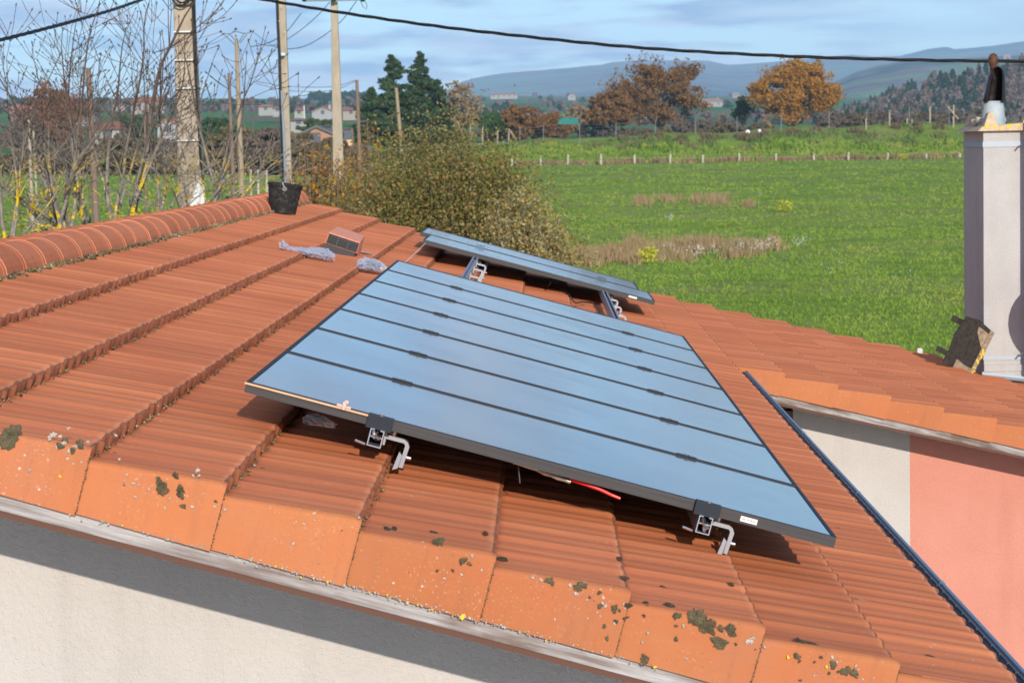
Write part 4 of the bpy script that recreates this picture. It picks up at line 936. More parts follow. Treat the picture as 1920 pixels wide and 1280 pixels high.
wire([(480,157,118),(540,170,116),(620,170,113),(667,153,110)], 'lower thin wire sagging to the top of the greyish wooden pole')
wire([(370,73,150),(395,66,135),(414,60,120)], 'thin wire reaching the left insulator of the bracket')
wire([(370,88,150),(410,78,135),(442,56,120)], 'thin wire reaching the middle insulator of the bracket')
wire([(0,110,130),(80,130,130),(165,128,75)], 'faint wire at the far left leading to the ragged brown pole')

# ------------------------------------------------------------------ vegetation generators
def cards(P, size, rng, flat=0.0, elong=1.6, up=None):
    """leaf quads at points P (n,3); size (n,)"""
    n = len(P); a = rng.normal(size=(n,3)); 
    if up is not None: a = a*(1-up)+np.array([0,0,1.0])*up*2
    a /= np.linalg.norm(a, axis=1)[:,None]; b = rng.normal(size=(n,3)); b -= a*(a*b).sum(1)[:,None]; b /= np.linalg.norm(b, axis=1)[:,None]
    s = np.asarray(size).reshape(-1,1)
    V = np.stack([P-a*s*elong*.5, P+b*s*.5, P+a*s*elong*.5, P-b*s*.5], 1).reshape(-1,3)
    return V, np.arange(n*4).reshape(-1,4)
def branches(mb, p, d, ln, r, depth, rng, spread=.7, upb=.15, kids_=(2,3), n=4, tips=None, seg=3, shrink=.68):
    pts = [p]; q = Vector(p); dd = Vector(d).normalized()
    for i in range(seg):
        dd = (dd+Vector((rng.normal(0,.10), rng.normal(0,.10), rng.normal(0,.06)+upb))).normalized(); q = q+dd*ln/seg; pts.append(q.copy())
    mb.tube(pts, [r*(1-.45*i/seg) for i in range(seg+1)], n, cap=False)
    if depth <= 0:
        if tips is not None: tips.append(q.copy())
        return
    for k in range(int(rng.integers(kids_[0], kids_[1]+1))):
        f = rng.uniform(.35, 1); i = min(int(f*seg), seg-1); b = pts[i].lerp(pts[i+1], f*seg-i)
        ax = Vector(rng.normal(size=3)); ax = (ax-dd*ax.dot(dd)).normalized()
        nd_ = (dd*(1-spread*.5)+ax*spread).normalized(); branches(mb, b, nd_, ln*shrink*rng.uniform(.8,1.15), r*.55, depth-1, rng, spread, upb, kids_, max(3, n-1), tips, seg, shrink)
    if tips is not None: tips.append(q.copy())
M_BARK = mottled('bark', (.10,.075,.055), (.20,.16,.12), 8, .95, .5, .02)
M_TWIG = mottled('brown_twig', (.13,.095,.075), (.24,.19,.15), 8, .9, 0)
def broadleaf(name, px, pyb, Y, hpx, wpx, mat, label, seed, nleaf=9000, ls=.30, gap=.5, group=None, cat='tree', trunk=.12, depth=3, dens=1.0, sunk=0.5, flatten=.85):
    rng = np.random.default_rng(seed); base = at(px, pyb, Y); k = Y/FPX; Hh, Wd = hpx*k, wpx*k; gz = base.z-sunk
    root = empty(name, (base.x, Y, gz), label, cat, group)
    mb = MB(); tips = []; th = Hh*trunk
    mb.tube([(0,0,0), (0,0,th)], [Hh*.03, Hh*.022], 7)
    for q in range(7):
        an = rng.uniform(0, 2*pi); el = rng.uniform(.35, 1.3); d = Vector((cos(an)*cos(el)*Wd/Hh*1.1, sin(an)*cos(el)*Wd/Hh*1.1, sin(el)+.2))
        branches(mb, Vector((0,0,th*rng.uniform(.7,1))), d, Hh*.42, Hh*.013, depth, rng, .75, .10, (2,3), 5, tips)
    mb.build('trunk', M_BARK, root)
    # clumps inside an uneven envelope
    nc = 90; C_ = []
    while len(C_) < nc:
        v = rng.normal(size=3); v /= np.linalg.norm(v); r = rng.uniform(.35, 1)**.6
        x, y, z = v*r; ang_ = math.atan2(y, x); wob = 1+.18*sin(3*ang_+seed)+.14*sin(5*z*2+seed*2)
        p = np.array([x*Wd/2*wob*.92, y*Wd/2*wob*.92, Hh*(.54+.44*z*(1.0+.06*sin(4*ang_)))]); 
        if p[2] > th*.3: C_.append(p)
    C_ = np.array(C_); cr = rng.uniform(.05,.12,nc)*min(Wd,Hh*1.2); cw = rng.dirichlet(np.ones(nc)*3)
    n = int(nleaf*dens); cr = cr*.85; idx = rng.choice(nc, n, p=cw); off = rng.normal(size=(n,3)); off /= np.maximum(np.linalg.norm(off,axis=1)[:,None],1e-6); off *= rng.random((n,1))**.45
    P = C_[idx]+off*cr[idx][:,None]*np.array([1.25,1.25,.8])
    if tips: 
        T = np.array([tuple(t) for t in tips]); ti = rng.choice(len(T), n//3); P = np.concatenate([P, T[ti]+rng.normal(0, Hh*.022, (n//3,3))])
    V, F = cards(P, rng.uniform(.6,1.3,len(P))*ls, rng); npmesh('crown', V, F, mat, root)
    return root
def conifer(name, px, pyb, Y, hpx, wpx, mat, label, seed, n=9000, ls=.28, sunk=.5, group=None, narrow=1.15):
    rng = np.random.default_rng(seed); base = at(px, pyb, Y); k = Y/FPX; Hh, Wd = hpx*k, wpx*k
    root = empty(name, (base.x, Y, base.z-sunk), label, 'conifer', group)
    mb = MB(); mb.tube([(0,0,0),(0,0,Hh*.99)], [Hh*.02,.02], 7); PP = []
    nb = 95
    for q in range(nb):
        z = Hh*(.05+.94*q/nb); rad = Wd/2*((1-(z/Hh))**.85*narrow+.04)*rng.uniform(.35,1.25); an = rng.uniform(0,2*pi); droop = rng.uniform(-.35,.10)
        e = Vector((cos(an)*rad, sin(an)*rad, z+rad*droop)); mb.tube([(0,0,z), e], [.05,.012], 3, cap=False)
        m_ = int(n/nb*(.35+1.3*rad/(Wd/2))); f = rng.random(m_)**.6; jit = rng.normal(0,1,(m_,3))*np.array([.09,.09,.045])*(rad+.4)
        PP.append(np.array([0,0,z])*(1-f)[:,None]+np.array(tuple(e))*f[:,None]+jit)
    mb.build('trunk', M_BARK, root); P = np.concatenate(PP); V, F = cards(P, rng.uniform(.6,1.3,len(P))*ls, rng, elong=2.2); npmesh('crown', V, F, mat, root); return root
def shrub(name, px, pyb, Y, hpx, wpx, mat, label, seed, n=20000, ls=.05, depth_m=None, cat='shrub', group=None, stems=60, sunk=None, top=.35, mat2=None, twigr=.012):
    """dense upright shrub: leaf quads on many rising stems"""
    rng = np.random.default_rng(seed); base = at(px, pyb, Y); k = Y/FPX; Hh, Wd = hpx*k, wpx*k; Dp = depth_m or Wd*.8
    z0 = base.z if sunk is None else base.z-sunk
    root = empty(name, (base.x, Y, z0), label, cat, group); mb = MB(); PP = []
    for q in range(stems):
        a = rng.uniform(0,2*pi); r = rng.random()**.5; bx, by = cos(a)*r, sin(a)*r
        env = math.sqrt(max(0, 1-r*r*.85))*rng.uniform(.82,1.08); tx = bx*(Wd/2)*rng.uniform(.85,1.08); ty = by*Dp/2; tz = Hh*env
        p0 = Vector((bx*Wd*.16, by*Dp*.16, 0)); p2 = Vector((tx, ty, tz)); p1 = Vector((tx*.75, ty*.75, tz*.45))
        pts = [p0.lerp(p1,f).lerp(p1.lerp(p2,f),f) for f in (0,.25,.5,.75,1)]; mb.tube(pts, [twigr*2.2,twigr*1.6,twigr,twigr*.6,twigr*.3], 4, cap=False)
        m_ = int(n/stems); f = rng.random(m_)**.62; A_ = np.array([tuple(v) for v in pts]); ii = np.minimum((f*4).astype(int),3); ff = (f*4-ii)[:,None]
        P = A_[ii]*(1-ff)+A_[ii+1]*ff; sp = Wd*.085*(.5+f)[:,None]*(1-.6*(f[:,None]>.93)); P = P+rng.normal(0,1,(m_,3))*sp*np.array([1,1,.8]); PP.append(P)
    mb.build('stems', M_TWIG, root); P = np.concatenate(PP); P = P[P[:,2] > 0]
    V, F = cards(P, rng.uniform(.6,1.3,len(P))*ls, rng, elong=1.8)
    mi = None; mats = mat
    npmesh('foliage', V, F, mats, root, mi=mi); return root

# leaf colours
L_OAK = leafmat('russet_leaf', [(.09,.05,.022),(.17,.09,.032),(.24,.13,.045),(.32,.17,.05),(.13,.075,.03)], .7)
L_ORANGE = leafmat('orange_leaf', [(.12,.09,.02),(.26,.18,.025),(.40,.22,.03),(.50,.23,.03),(.42,.15,.025),(.20,.13,.02)], .7)
L_CON = leafmat('conifer_needles', [(.015,.042,.022),(.03,.07,.032),(.06,.105,.04),(.10,.14,.05),(.025,.055,.03)], .7)
L_CON2 = leafmat('olive_needles', [(.05,.085,.025),(.09,.13,.035),(.03,.06,.025)], .7)
L_WIL = leafmat('willow_leaf', [(.07,.10,.025),(.14,.165,.04),(.24,.21,.06),(.36,.22,.07),(.11,.125,.035),(.22,.165,.06),(.34,.29,.15)], .6)
L_WILT = leafmat('silvery_leaf', [(.30,.27,.12),(.44,.40,.25),(.22,.21,.07),(.48,.30,.07),(.33,.30,.17),(.14,.15,.05)], .6)
L_GOLD = leafmat('golden_leaf', [(.50,.26,.02),(.60,.36,.03),(.30,.16,.04),(.42,.18,.03),(.16,.10,.05),(.13,.09,.05)], .6)
L_BRUSH = leafmat('brown_brush', [(.07,.05,.03),(.14,.10,.06),(.10,.085,.04),(.22,.16,.09),(.12,.13,.05),(.26,.19,.12)], .9, .1)
L_MAUVE = leafmat('mauve_brush', [(.10,.075,.055),(.18,.135,.10),(.12,.095,.075),(.24,.17,.12)], .9, .1)
L_RUST = leafmat('rust_leaf', [(.30,.12,.05),(.24,.11,.06),(.36,.17,.07),(.18,.10,.07)], .8)
L_PALE = leafmat('pale_bare_crown', [(.36,.27,.18),(.28,.21,.14),(.42,.30,.19)], .8)
L_GRN = leafmat('green_leaf', [(.03,.075,.02),(.06,.12,.03),(.04,.09,.03)], .7)
L_DRY = leafmat('dry_grass', [(.26,.17,.08),(.40,.25,.14),(.34,.20,.11),(.52,.38,.22),(.20,.22,.06),(.44,.30,.16)], .8, .25, .9, .4)
L_GRASS = leafmat('grass_blade', [(.12,.205,.022),(.155,.25,.028),(.185,.28,.035),(.21,.295,.042),(.25,.28,.06)], .7, .15, .22, .9)
L_BANK = leafmat('bank_grass', [(.05,.10,.02),(.09,.16,.03),(.14,.20,.045),(.18,.17,.07),(.22,.19,.10)], .8, .1, .3, .6)
L_FLOWER = leafmat('white_flower', [(.75,.76,.72),(.62,.64,.60),(.8,.8,.76)], .8)
L_YEL = leafmat('yellow_flower', [(.62,.55,.02),(.50,.50,.05),(.36,.42,.05)], .8)

# near shrubs behind the roof
shrub('willow_shrub', 830, 740, 40, 500, 470, L_WIL, 'large dense green and olive willow shrub behind the roof in the middle', 21, 150000, .033, 3.6, stems=170)
shrub('willow_shrub', 985, 740, 38, 375, 230, L_WILT, 'paler grey green shrub leaning right of the large willow shrub, beside the meadow', 22, 60000, .031, 2.4, stems=110)
shrub('golden_shrub', 610, 700, 46, 420, 230, L_GOLD, 'thin brown shrub with golden leaves behind the end of the ridge', 23, 22000, .045, 2.6, stems=330, twigr=.018)
shrub('golden_shrub', 700, 720, 50, 470, 150, L_GOLD, 'sparser golden leaved shrub left of the large willow shrub', 24, 18000, .042, 2.2, stems=180, twigr=.018)
# conifers and neighbours
conifer('conifer', 738, 262, 300, 166, 130, L_CON, 'tall dark conifer, left one of the pair in the centre', 31, 16000, .27)
conifer('conifer', 790, 262, 305, 172, 120, L_CON, 'tall dark conifer with a wispy top, right one of the pair in the centre', 32, 16000, .27)
conifer('conifer', 700, 262, 295, 105, 95, L_CON, 'lower dark conifer at the left foot of the pair', 33, 11000, .27)
conifer('conifer', 822, 258, 310, 115, 70, L_CON, 'lower dark conifer at the right foot of the pair', 36, 9000, .27)
broadleaf('bare_tree', 862, 258, 320, 120, 80, L_PALE, 'pale leafless tree right of the conifers', 34, 1800, .30)
broadleaf('green_bush', 882, 236, 330, 50, 34, L_GRN, 'small round green bush right of the pale leafless tree', 35, 1800, .35, trunk=.05, cat='bush')
broadleaf('oak_tree', 1240, 252, 400, 152, 185, L_OAK, 'broad russet oak tree with a dark trunk on the bank', 41, 14000, .27, depth=4)
broadleaf('oak_tree', 1490, 246, 420, 142, 168, L_ORANGE, 'round bright orange oak tree on the bank', 42, 27000, .28, depth=4)
broadleaf('russet_tree', 1150, 252, 390, 92, 90, L_OAK, 'lower russet tree at the left side of the broad oak', 43, 12000, .28)
broadleaf('russet_tree', 1085, 252, 395, 66, 80, L_PALE, 'pale brown thin tree above the green tarpaulins', 44, 2200, .38)
broadleaf('russet_bush', 972, 262, 380, 70, 100, L_OAK, 'wide russet bush right of the dark green bush', 45, 14000, .28, trunk=.05, cat='bush')
broadleaf('russet_bush', 1035, 262, 385, 55, 70, L_OAK, 'small russet bush behind the fence left of the green tarpaulins', 46, 8000, .28, trunk=.05, cat='bush')
broadleaf('green_bush', 924, 250, 375, 44, 40, L_GRN, 'dark green bush at the left of the wide russet bush', 47, 2500, .38, trunk=.05, cat='bush')
broadleaf('dark_tree', 1391, 246, 430, 74, 26, L_CON, 'small dark leaning tree between the two oaks', 48, 1200, .38)
# brush rows behind the bank and behind the left paddock
def brushrow(items, mat, names, prefix, where=()):
    for i, (px, pyb, Y, hp_, wp_) in enumerate(items):
        broadleaf(names[0], px, pyb, Y, hp_, wp_, mat[i % len(mat)], prefix % where[i], 60+i+len(items), 7500, .24, trunk=.04, cat='bush', group=names[1], depth=2)
fill = [(930,258,385,22,80),(1010,262,388,24,90),(1130,262,392,28,100),(1200,258,385,24,90),(1290,254,390,34,80),(1340,252,395,34,90),(1370,250,398,26,60),(1425,248,400,22,60),(1560,246,410,40,70),(1610,246,415,42,80),(1660,244,418,40,90),(1720,242,420,36,90),(1780,240,425,38,90),(1850,238,425,40,90)]
brushrow(fill, [L_MAUVE, L_BRUSH], ('brush_clump', 'scrub along the top of the bank'), 'brown scrub clump on the bank %s', ['right below the conifers','left of the teal tarpaulins','right of the teal tarpaulins','left of the broad russet oak','under the left side of the broad russet oak','under the right side of the broad russet oak','between the broad oak and the small dark tree','just left of the small dark tree','just right of the small dark tree','under the right edge of the orange oak','a little right of the orange oak','midway between the orange oak and the chimney','by the stakes left of the chimney','directly behind the chimney cap'])
left = [(15,345,262,72,110),(80,345,270,85,110),(150,342,265,95,100),(215,342,262,100,110),(285,340,268,92,100),(330,342,262,85,90),(400,345,255,105,90),(455,345,258,120,110),(505,345,250,118,90),(560,345,245,105,110),(620,340,240,90,90),(665,320,245,60,70)]
brushrow(left, [L_BRUSH, L_BRUSH, L_MAUVE], ('hedge_bush', 'thicket behind the left paddock'), 'brown hedge bush %s', ['at the far left edge of the thicket','behind the two grey posts at the far left','behind the ragged brown pole','just right of the ragged brown pole','just left of the thick concrete pole','directly behind the thick concrete pole','between the thick pole and the pale bracket pole','behind the pale bracket pole','left of the conduit pole and bucket','behind the conduit pole, above the bucket','behind the cross arm pole','behind the greyish wooden pole'])
left2 = [(40,290,420,80,110),(110,285,430,100,120),(245,280,440,70,90),(345,285,430,60,90),(420,285,430,72,80),(250,265,500,55,70),(120,262,480,110,90)]
brushrow(left2, [L_MAUVE, L_RUST, L_GRN, L_GRN, L_GRN, L_BRUSH, L_RUST], ('village_tree', 'trees between the thicket and the village'), 'tree between the thicket and the village, %s', ['at the far left edge','left of the ragged brown pole','left of the cream orange gabled house','behind the thick concrete pole','behind the pale bracket pole','behind the straight ash','left of the bright orange roofed house'])
broadleaf('evergreen_tree', 600, 262, 420, 48, 80, L_CON2, 'dark green spreading tree behind the peach gabled house', 91, 4500, .42, trunk=.05)
broadleaf('rust_tree', 92, 260, 460, 112, 70, L_RUST, 'rust coloured tree above the long pink roof at the far left', 92, 4200, .36)
broadleaf('green_tree', 400, 270, 380, 56, 70, L_GRN, 'dark green tree beside the thick concrete pole', 93, 4000, .40, trunk=.05)

# ------------------------------------------------------------------ bare ash trees, left foreground
def ash_mat():
    t = NT('ash_bark'); v = t.coord(); n = t.noise(v, 5.0, 5, .65); n2 = t.noise(v, 20, 3)
    c = t.ramp(n2, [(.3, (.15,.125,.105)), (.7, (.32,.29,.25))])
    s_ = t.n('ShaderNodeSeparateXYZ'); t.l(v, s_.inputs[0]); mr = t.n('ShaderNodeMapRange'); mr.inputs[1].default_value = 4.0; mr.inputs[2].default_value = 4.5; mr.inputs[3].default_value = 1; mr.inputs[4].default_value = 0
    t.l(s_.outputs[2], mr.inputs[0]); f = t.ramp(n, [(.525, 0.0), (.56, 1.0)]); f = t.mix(1.0, f, mr.outputs[0], 'MULTIPLY')
    c = t.mix(f, c, (.62,.42,.02)); mr2 = t.n('ShaderNodeMapRange'); mr2.inputs[1].default_value = 4.2; mr2.inputs[2].default_value = 4.9; t.l(s_.outputs[2], mr2.inputs[0])
    c = t.mix(mr2.outputs[0], c, (.10,.072,.058)); return t.fin(c, .9, 0, .2)
M_ASH = ash_mat()
def ash_shoot(mb, p, d, ln, r, rng, depth, rise):
    seg = max(4, int(ln/.18)); pts = [p.copy()]; q = p.copy(); dd = d.normalized()
    for i in range(seg):
        dd = (dd+Vector((rng.normal(0,.085), rng.normal(0,.085), rise+rng.normal(0,.03)))).normalized(); q = q+dd*ln/seg; pts.append(q.copy())
    r = r*.78; rad = [max(r*(1-.85*i/seg), .0028) for i in range(seg+1)]
    mb.tube(pts, rad, 5 if r > .012 else 4, cap=False)
    # bud at the tip and paired buds
    e = pts[-1]; mb.tube([e, e+dd*.018, e+dd*.04], [.0035,.0085,.001], 4, cap=False)
    for i in range(2, seg):
        if rng.random() < .5:
            ax = Vector(rng.normal(size=3)); ax = (ax-dd*ax.dot(dd)).normalized()
            for s in (1,-1): mb.tube([pts[i], pts[i]+ax*s*(rad[i]+.008)+dd*.010], [.005,.002], 3, cap=False)
    if depth > 0:
        k = int(rng.integers(1,4)) + (2 if ln > 1.0 else 0)
        for j in range(k):
            f = rng.uniform(.28,.92); i = min(int(f*seg), seg-1); b = pts[i]; t_ = (pts[i+1]-pts[i]).normalized()
            ax = Vector((rng.normal(), rng.normal()*.8, rng.normal()*.4)); ax = (ax-t_*ax.dot(t_)).normalized()
            for s in ((1,-1) if rng.random() < .55 else (1,)):
                nd_ = (t_*.75+ax*s*rng.uniform(.5,.85)); ash_shoot(mb, b.copy(), nd_, ln*rng.uniform(.25,.48), rad[i]*rng.uniform(.40,.62), rng, depth-1, rise+.03)
def ash(px, Y, tops, label, seed, spread=1.0):
    rng = np.random.default_rng(seed); b = at(px, 400, Y); gz = ground_z(b.x, Y); root = empty('ash_sapling', (b.x, Y, gz), label, 'bare tree', 'bare saplings behind the ridge')
    mb = MB(); o = Vector((b.x, Y, gz))
    for (bx, by, tx, ty, r) in tops:
        p = at(bx, by, Y+rng.uniform(-.3,.3))-o; q = at(tx, ty, Y+rng.uniform(-.8,.8))-o; d = q-p; ln = d.length
        # stem from the ground up to the visible foot
        g_ = Vector((p.x*.35, p.y*.35, 0)); mb.tube([g_, g_.lerp(p,.5)+Vector((0,0,.1)), p], [r*1.35, r*1.15, r], 6, cap=False)
        ash_shoot(mb, p, d-Vector((0,0,ln*.10)), ln*1.02, r, rng, 2, .012)
    mb.build('branches', M_ASH, root); return root
ash(115, 24, [(118,440,95,215,.065),(125,440,40,250,.045),(118,430,0,300,.040),(125,440,150,200,.05),(130,440,20,390,.035),(112,440,-10,345,.035),(105,445,150,-10,.03),(130,445,190,80,.03),(100,440,60,60,.028),(128,440,170,300,.026),(116,440,60,170,.035),(122,440,-10,420,.025),(90,450,60,330,.02)], 'many stemmed bare ash with yellow lichened stems at the far left', 201)
ash(205, 25.5, [(212,420,165,60,.035),(214,420,205,0,.030),(210,430,250,150,.025),(212,430,130,140,.022)], 'slender bare ash right of the ragged brown pole', 202)
ash(250, 24.5, [(247,410,268,-10,.055),(250,410,225,40,.026),(248,400,310,80,.028),(252,410,200,250,.02)], 'straight bare ash with a yellow lichened foot left of the thick pole', 203)
ash(300, 25, [(300,410,300,60,.024),(296,410,330,90,.022),(305,410,275,180,.018),(300,410,345,210,.018)], 'thin bare ash close against the left of the thick pole', 204)
ash(430, 24, [(400,420,395,95,.026),(410,420,420,80,.030),(390,420,470,120,.024),(380,410,455,235,.022),(372,410,520,290,.018),(400,410,470,300,.018),(395,420,360,200,.016),(420,415,515,240,.016),(365,405,430,330,.016),(455,410,510,180,.015)], 'bushy bare ash with long slanting shoots right of the thick pole', 205)
ash(20, 23, [(20,450,35,100,.026),(10,450,-10,120,.024),(25,450,75,190,.022),(30,455,120,330,.02)], 'bare ash cut by the left edge of the view', 206)
ash(160, 26, [(160,430,85,30,.028),(165,430,145,90,.022),(160,430,110,170,.018),(168,430,190,160,.018)], 'bare ash between the many stemmed one and the brown pole', 207)
ash(320, 23.5, [(330,410,230,330,.018),(310,410,380,260,.018),(325,410,200,395,.016),(330,408,400,330,.016),(340,400,300,290,.014)], 'low tangle of bare ash shoots at the foot of the thick pole', 208)

# ------------------------------------------------------------------ meadow grass, rushes and flowers
def tufts(n, xr, Yr, hmin, hmax, wd, mat, name, seed, per=3, weights=None, zoff=0):
    rng = np.random.default_rng(seed); V = []; px = rng.uniform(*xr, n)
    Yv = (rng.uniform(Yr[1]**-.5, Yr[0]**-.5, n))**-2.0 if weights is None else weights(rng, n)
    X = (px-1010)/FPX*Yv; Z = np.array([ground_z(a, b) for a, b in zip(X, Yv)])+zoff
    P = np.stack([X, Yv, Z], 1).repeat(per, 0); m_ = len(P); P[:,0] += rng.normal(0,.12,m_); P[:,1] += rng.normal(0,.15,m_)
    h = rng.uniform(hmin, hmax, m_)*(.6+.4*(Yv.repeat(per)/100)); a = rng.uniform(0, 2*pi, m_); w_ = wd*(Yv.repeat(per)/80)
    dx = np.stack([np.cos(a)*w_, np.sin(a)*w_, np.zeros(m_)], 1); ln = np.stack([rng.normal(0,.35,m_)*h, rng.normal(0,.35,m_)*h, h], 1)
    V = np.stack([P-dx, P+dx, P+ln+dx*.3, P+ln-dx*.3], 1).reshape(-1,3)
    return tag(npmesh(name, V, np.arange(m_*4).reshape(-1,4), mat), kind='stuff')
tufts(45000, (-150,2050), (42,268), .03, .10, .032, L_GRASS, 'grass', 301, 3)
def patch(name, spots, mat, seed, label, h=(.25,.6), wd=.018, ls=None):
    rng = np.random.default_rng(seed); PP = []
    for (px, py, Y, rx, ry, n) in spots:
        nc_ = max(3, n//45); ax, ay = rng.normal(0, .62, nc_)*rx, rng.normal(0, .7, nc_)*ry; w_ = rng.dirichlet(np.ones(nc_)*.8); ii = rng.choice(nc_, n, p=w_)
        x = ax[ii]+rng.normal(0, 1, n)*.16*(rx**.5); yv = ay[ii]+rng.normal(0, 1, n)*.3*(ry**.5); c = at(px, py, Y); X = c.x+x; YY_ = Y+yv; PP.append(np.stack([X, YY_, [ground_z(a, b) for a, b in zip(X, YY_)]], 1))
    P = np.concatenate(PP); m_ = len(P)
    if ls: P[:,2] += rng.uniform(h[0], h[1], m_); V, F = cards(P, np.full(m_, ls), rng, elong=1.0)
    else:
        hh = rng.uniform(*h, m_); a = rng.uniform(0, 2*pi, m_); dx = np.stack([np.cos(a)*wd, np.sin(a)*wd, np.zeros(m_)], 1); ln = np.stack([rng.normal(0,.22,m_)*hh, rng.normal(0,.22,m_)*hh, hh], 1)
        V = np.stack([P-dx, P+dx, P+ln+dx*.2, P+ln-dx*.2], 1).reshape(-1,3); F = np.arange(m_*4).reshape(-1,4)
    return tag(npmesh(name, V, F, mat), kind='stuff')
patch('dry_rushes', [(1150,480,92,1.6,4,2600),(1230,476,93,1.8,4,3000),(1300,470,95,1.4,3,1600),(1390,474,94,1.2,3,1700),(1120,492,88,1.2,3,1200),(1230,385,150,1.7,6,900),(1320,386,150,1.6,5,1000),(1380,392,140,1.0,4,300),(1040,497,87,1.0,3,800)], L_DRY, 302, '', (.12,.52), .016)
patch('white_flowers', [(1260,430,112,.22,.6,40),(1290,500,86,.5,1.5,30),(1270,480,90,.5,1.5,25),(1310,488,88,.9,1,40),(1360,490,88,.9,1,30),(1450,480,90,1.2,2,80),(1420,486,89,1,2,80),(1500,470,93,.8,1.5,60),(1600,540,74,.8,2,14),(1440,385,150,.5,3,30),(1700,560,70,.5,1,10)], L_FLOWER, 303, '', (.25,.6), ls=.045)
patch('yellow_flowers', [(1222,500,86,.5,1,260),(1460,410,128,.45,1,200),(1690,300,270,.8,1,300),(1030,272,300,.9,1,400),(1078,276,300,.7,1,300),(975,270,300,1,1,200),(1205,275,300,.6,1,140),(1245,274,300,.8,1,160),(1115,281,290,.8,1,60),(860,240,420,.8,1,60)], L_YEL, 304, '', (.1,.6), ls=.10)
# weeds and bushes on the face of the bank
patch('bank_weeds', [(x, 262-(x-900)*.018, 304, 6, 8, 700) for x in range(930, 1830, 60)], L_BANK, 305, '', (.15,.55), .09)
patch('bank_brambles', [(1180,262,302,3,6,500),(1300,262,306,3,5,400),(1400,258,308,5,5,600),(1470,252,308,4,4,500),(1620,252,310,2,4,400),(1730,250,309,3,4,300),(1250,258,310,6,4,300)], L_BRUSH, 306, '', (.3,.8), .12)
patch('fence_weeds', [(x, 313-(x-1000)*.012, 271, 3.5, 1.0, 340) for x in range(980, 1830, 45)], L_DRY, 307, '', (.2,.7), .05)
tufts(9000, (900,1900), (272,300), .12, .35, .05, L_GRASS, 'rough_grass', 308, 3, weights=lambda r, n: r.uniform(272, 300, n))

# ------------------------------------------------------------------ fences
M_POST = mottled('weathered_post', (.38,.34,.28), (.56,.52,.45), 3, .9, 0)
def fence(name, label, posts, Yf, wpx, mat, wires, cat='fence', brace=()):
    x0 = at(posts[0][0], posts[0][2], Yf).x; root = empty(name, (x0, Yf, ground_z(x0, Yf)), label, cat); o = Vector(root.location); tops = []
    for (x, yt, yb) in posts:
        A = at(x, yt, Yf); B = at(x-.3, yb, Yf); r = wpx/2*Yf/FPX; mb = MB(); gz = min(B.z, ground_z(B.x, Yf))-.2; Bq = Vector((B.x, Yf, gz)); mb.tube([Bq-o, A-o], r, 6); mb.build('post', mat, root); tops.append((A, B))
    for a, b in brace:
        mb = MB(); mb.tube([at(*a, Yf-.3)-o, at(*b, Yf-.3)-o], wpx*.4*Yf/FPX, 5); mb.build('brace', mat, root)
    mb = MB()
    for f in wires: mb.tube([A.lerp(B, f)-o for A, B in tops], .018, 3, cap=False)
    mb.build('wires', M_WIRE, root); return root
rowx = [960,1014,1065,1127,1190,1257,1318,1386,1455,1526,1591,1665,1737,1800]
fence('field_fence', 'low post and wire fence across the meadow below the bank', [(x, 291-(x-1000)*.006+rnd.uniform(-1.5,1.5), 313-(x-1000)*.006) for x in rowx], 270, 3.6, M_POST, (.15,.45,.75))
fence('mesh_fence', 'tall wire mesh fence with thin grey posts on the top of the bank', [(975,238,266),(1019,235,263),(1087,231,262),(1155,230,257),(1229,226,252),(1304,222,249),(1382,219,246),(1465,212,243),(1555,208,240),(1625,208,238),(1705,199,236),(1780,197,235),(1860,194,233)], 314, 1.3, plain('grey_post', (.22,.23,.25), .6), (.1,.3,.5,.7,.9))
fence('paddock_fence', 'row of pale concrete posts stepping down from the conifers to the bank', [(688,235,262),(727,231,262),(770,229,260),(815,227,258),(857,225,257),(882,231,258),(905,237,266),(933,245,272),(954,242,270)], 318, 3.0, M_CONC2, (.1,.4,.7), brace=[((954,242),(968,262)), ((858,228),(868,256))])
fence('stake_fence', 'pale stakes and a slanting prop on the top of the bank near the chimney', [(1668,211,237),(1744,200,236),(1788,197,234),(1701,222,237),(1710,224,237),(1624,222,238)], 313, 3.0, M_CONC2, (.2,.6), brace=[((1777,200),(1797,224))])
fence('garden_fence', 'two short leaning stakes at the foot of the hedge left of the bucket', [(470,318,345),(484,318,348),(500,320,350)], 150, 4, M_POST, (.3,))
for i, (x, y, r) in enumerate([(1402,248,5),(1424,246,4)]):
    p = at(x, y, 312); mb = MB(); rr = r*312/FPX
    mb.lathe([(0,-rr),(rr*.8,-rr*.7),(rr,-.1*rr),(rr*.85,rr*.5),(rr*.4,rr*.85),(0,rr)], 10); o = mb.build('white_sack', M_WHITE, smooth=True); o.location = p
    tag(o, ['larger white bale on the bank below the orange oak, the left one', 'smaller white bale on the bank below the orange oak, the right one'][i], 'bale', 'white bales on the bank')
for i, (x, y, wpx_) in enumerate([(1062,227,34),(1078,226,14)]):
    p = at(x, y, 372); mb = MB(); w_ = wpx_*372/FPX/2; h_ = 6*372/FPX
    mb.add([(-w_,-.8,-h_),(w_,-.8,-h_*1.1),(w_,.8,-h_),(-w_,.8,-h_),(-w_*.7,-.3,h_*.7),(-w_*.1,-.2,h_),(w_*.75,-.3,h_*.6),(w_*.6,.4,h_*.6),(-w_*.7,.4,h_*.6)], [(0,1,6,5,4),(1,2,7,6),(2,3,8,7),(3,0,4,8),(4,5,6,7,8)]); o = mb.build('green_tarpaulin', plain('teal_tarp', (.02,.17,.14), .5)); o.location = p
    tag(o, ['long teal tarpaulin spread behind the bank fence', 'short brighter teal tarpaulin heap right of the long one'][i], 'tarpaulin', 'teal tarpaulins')

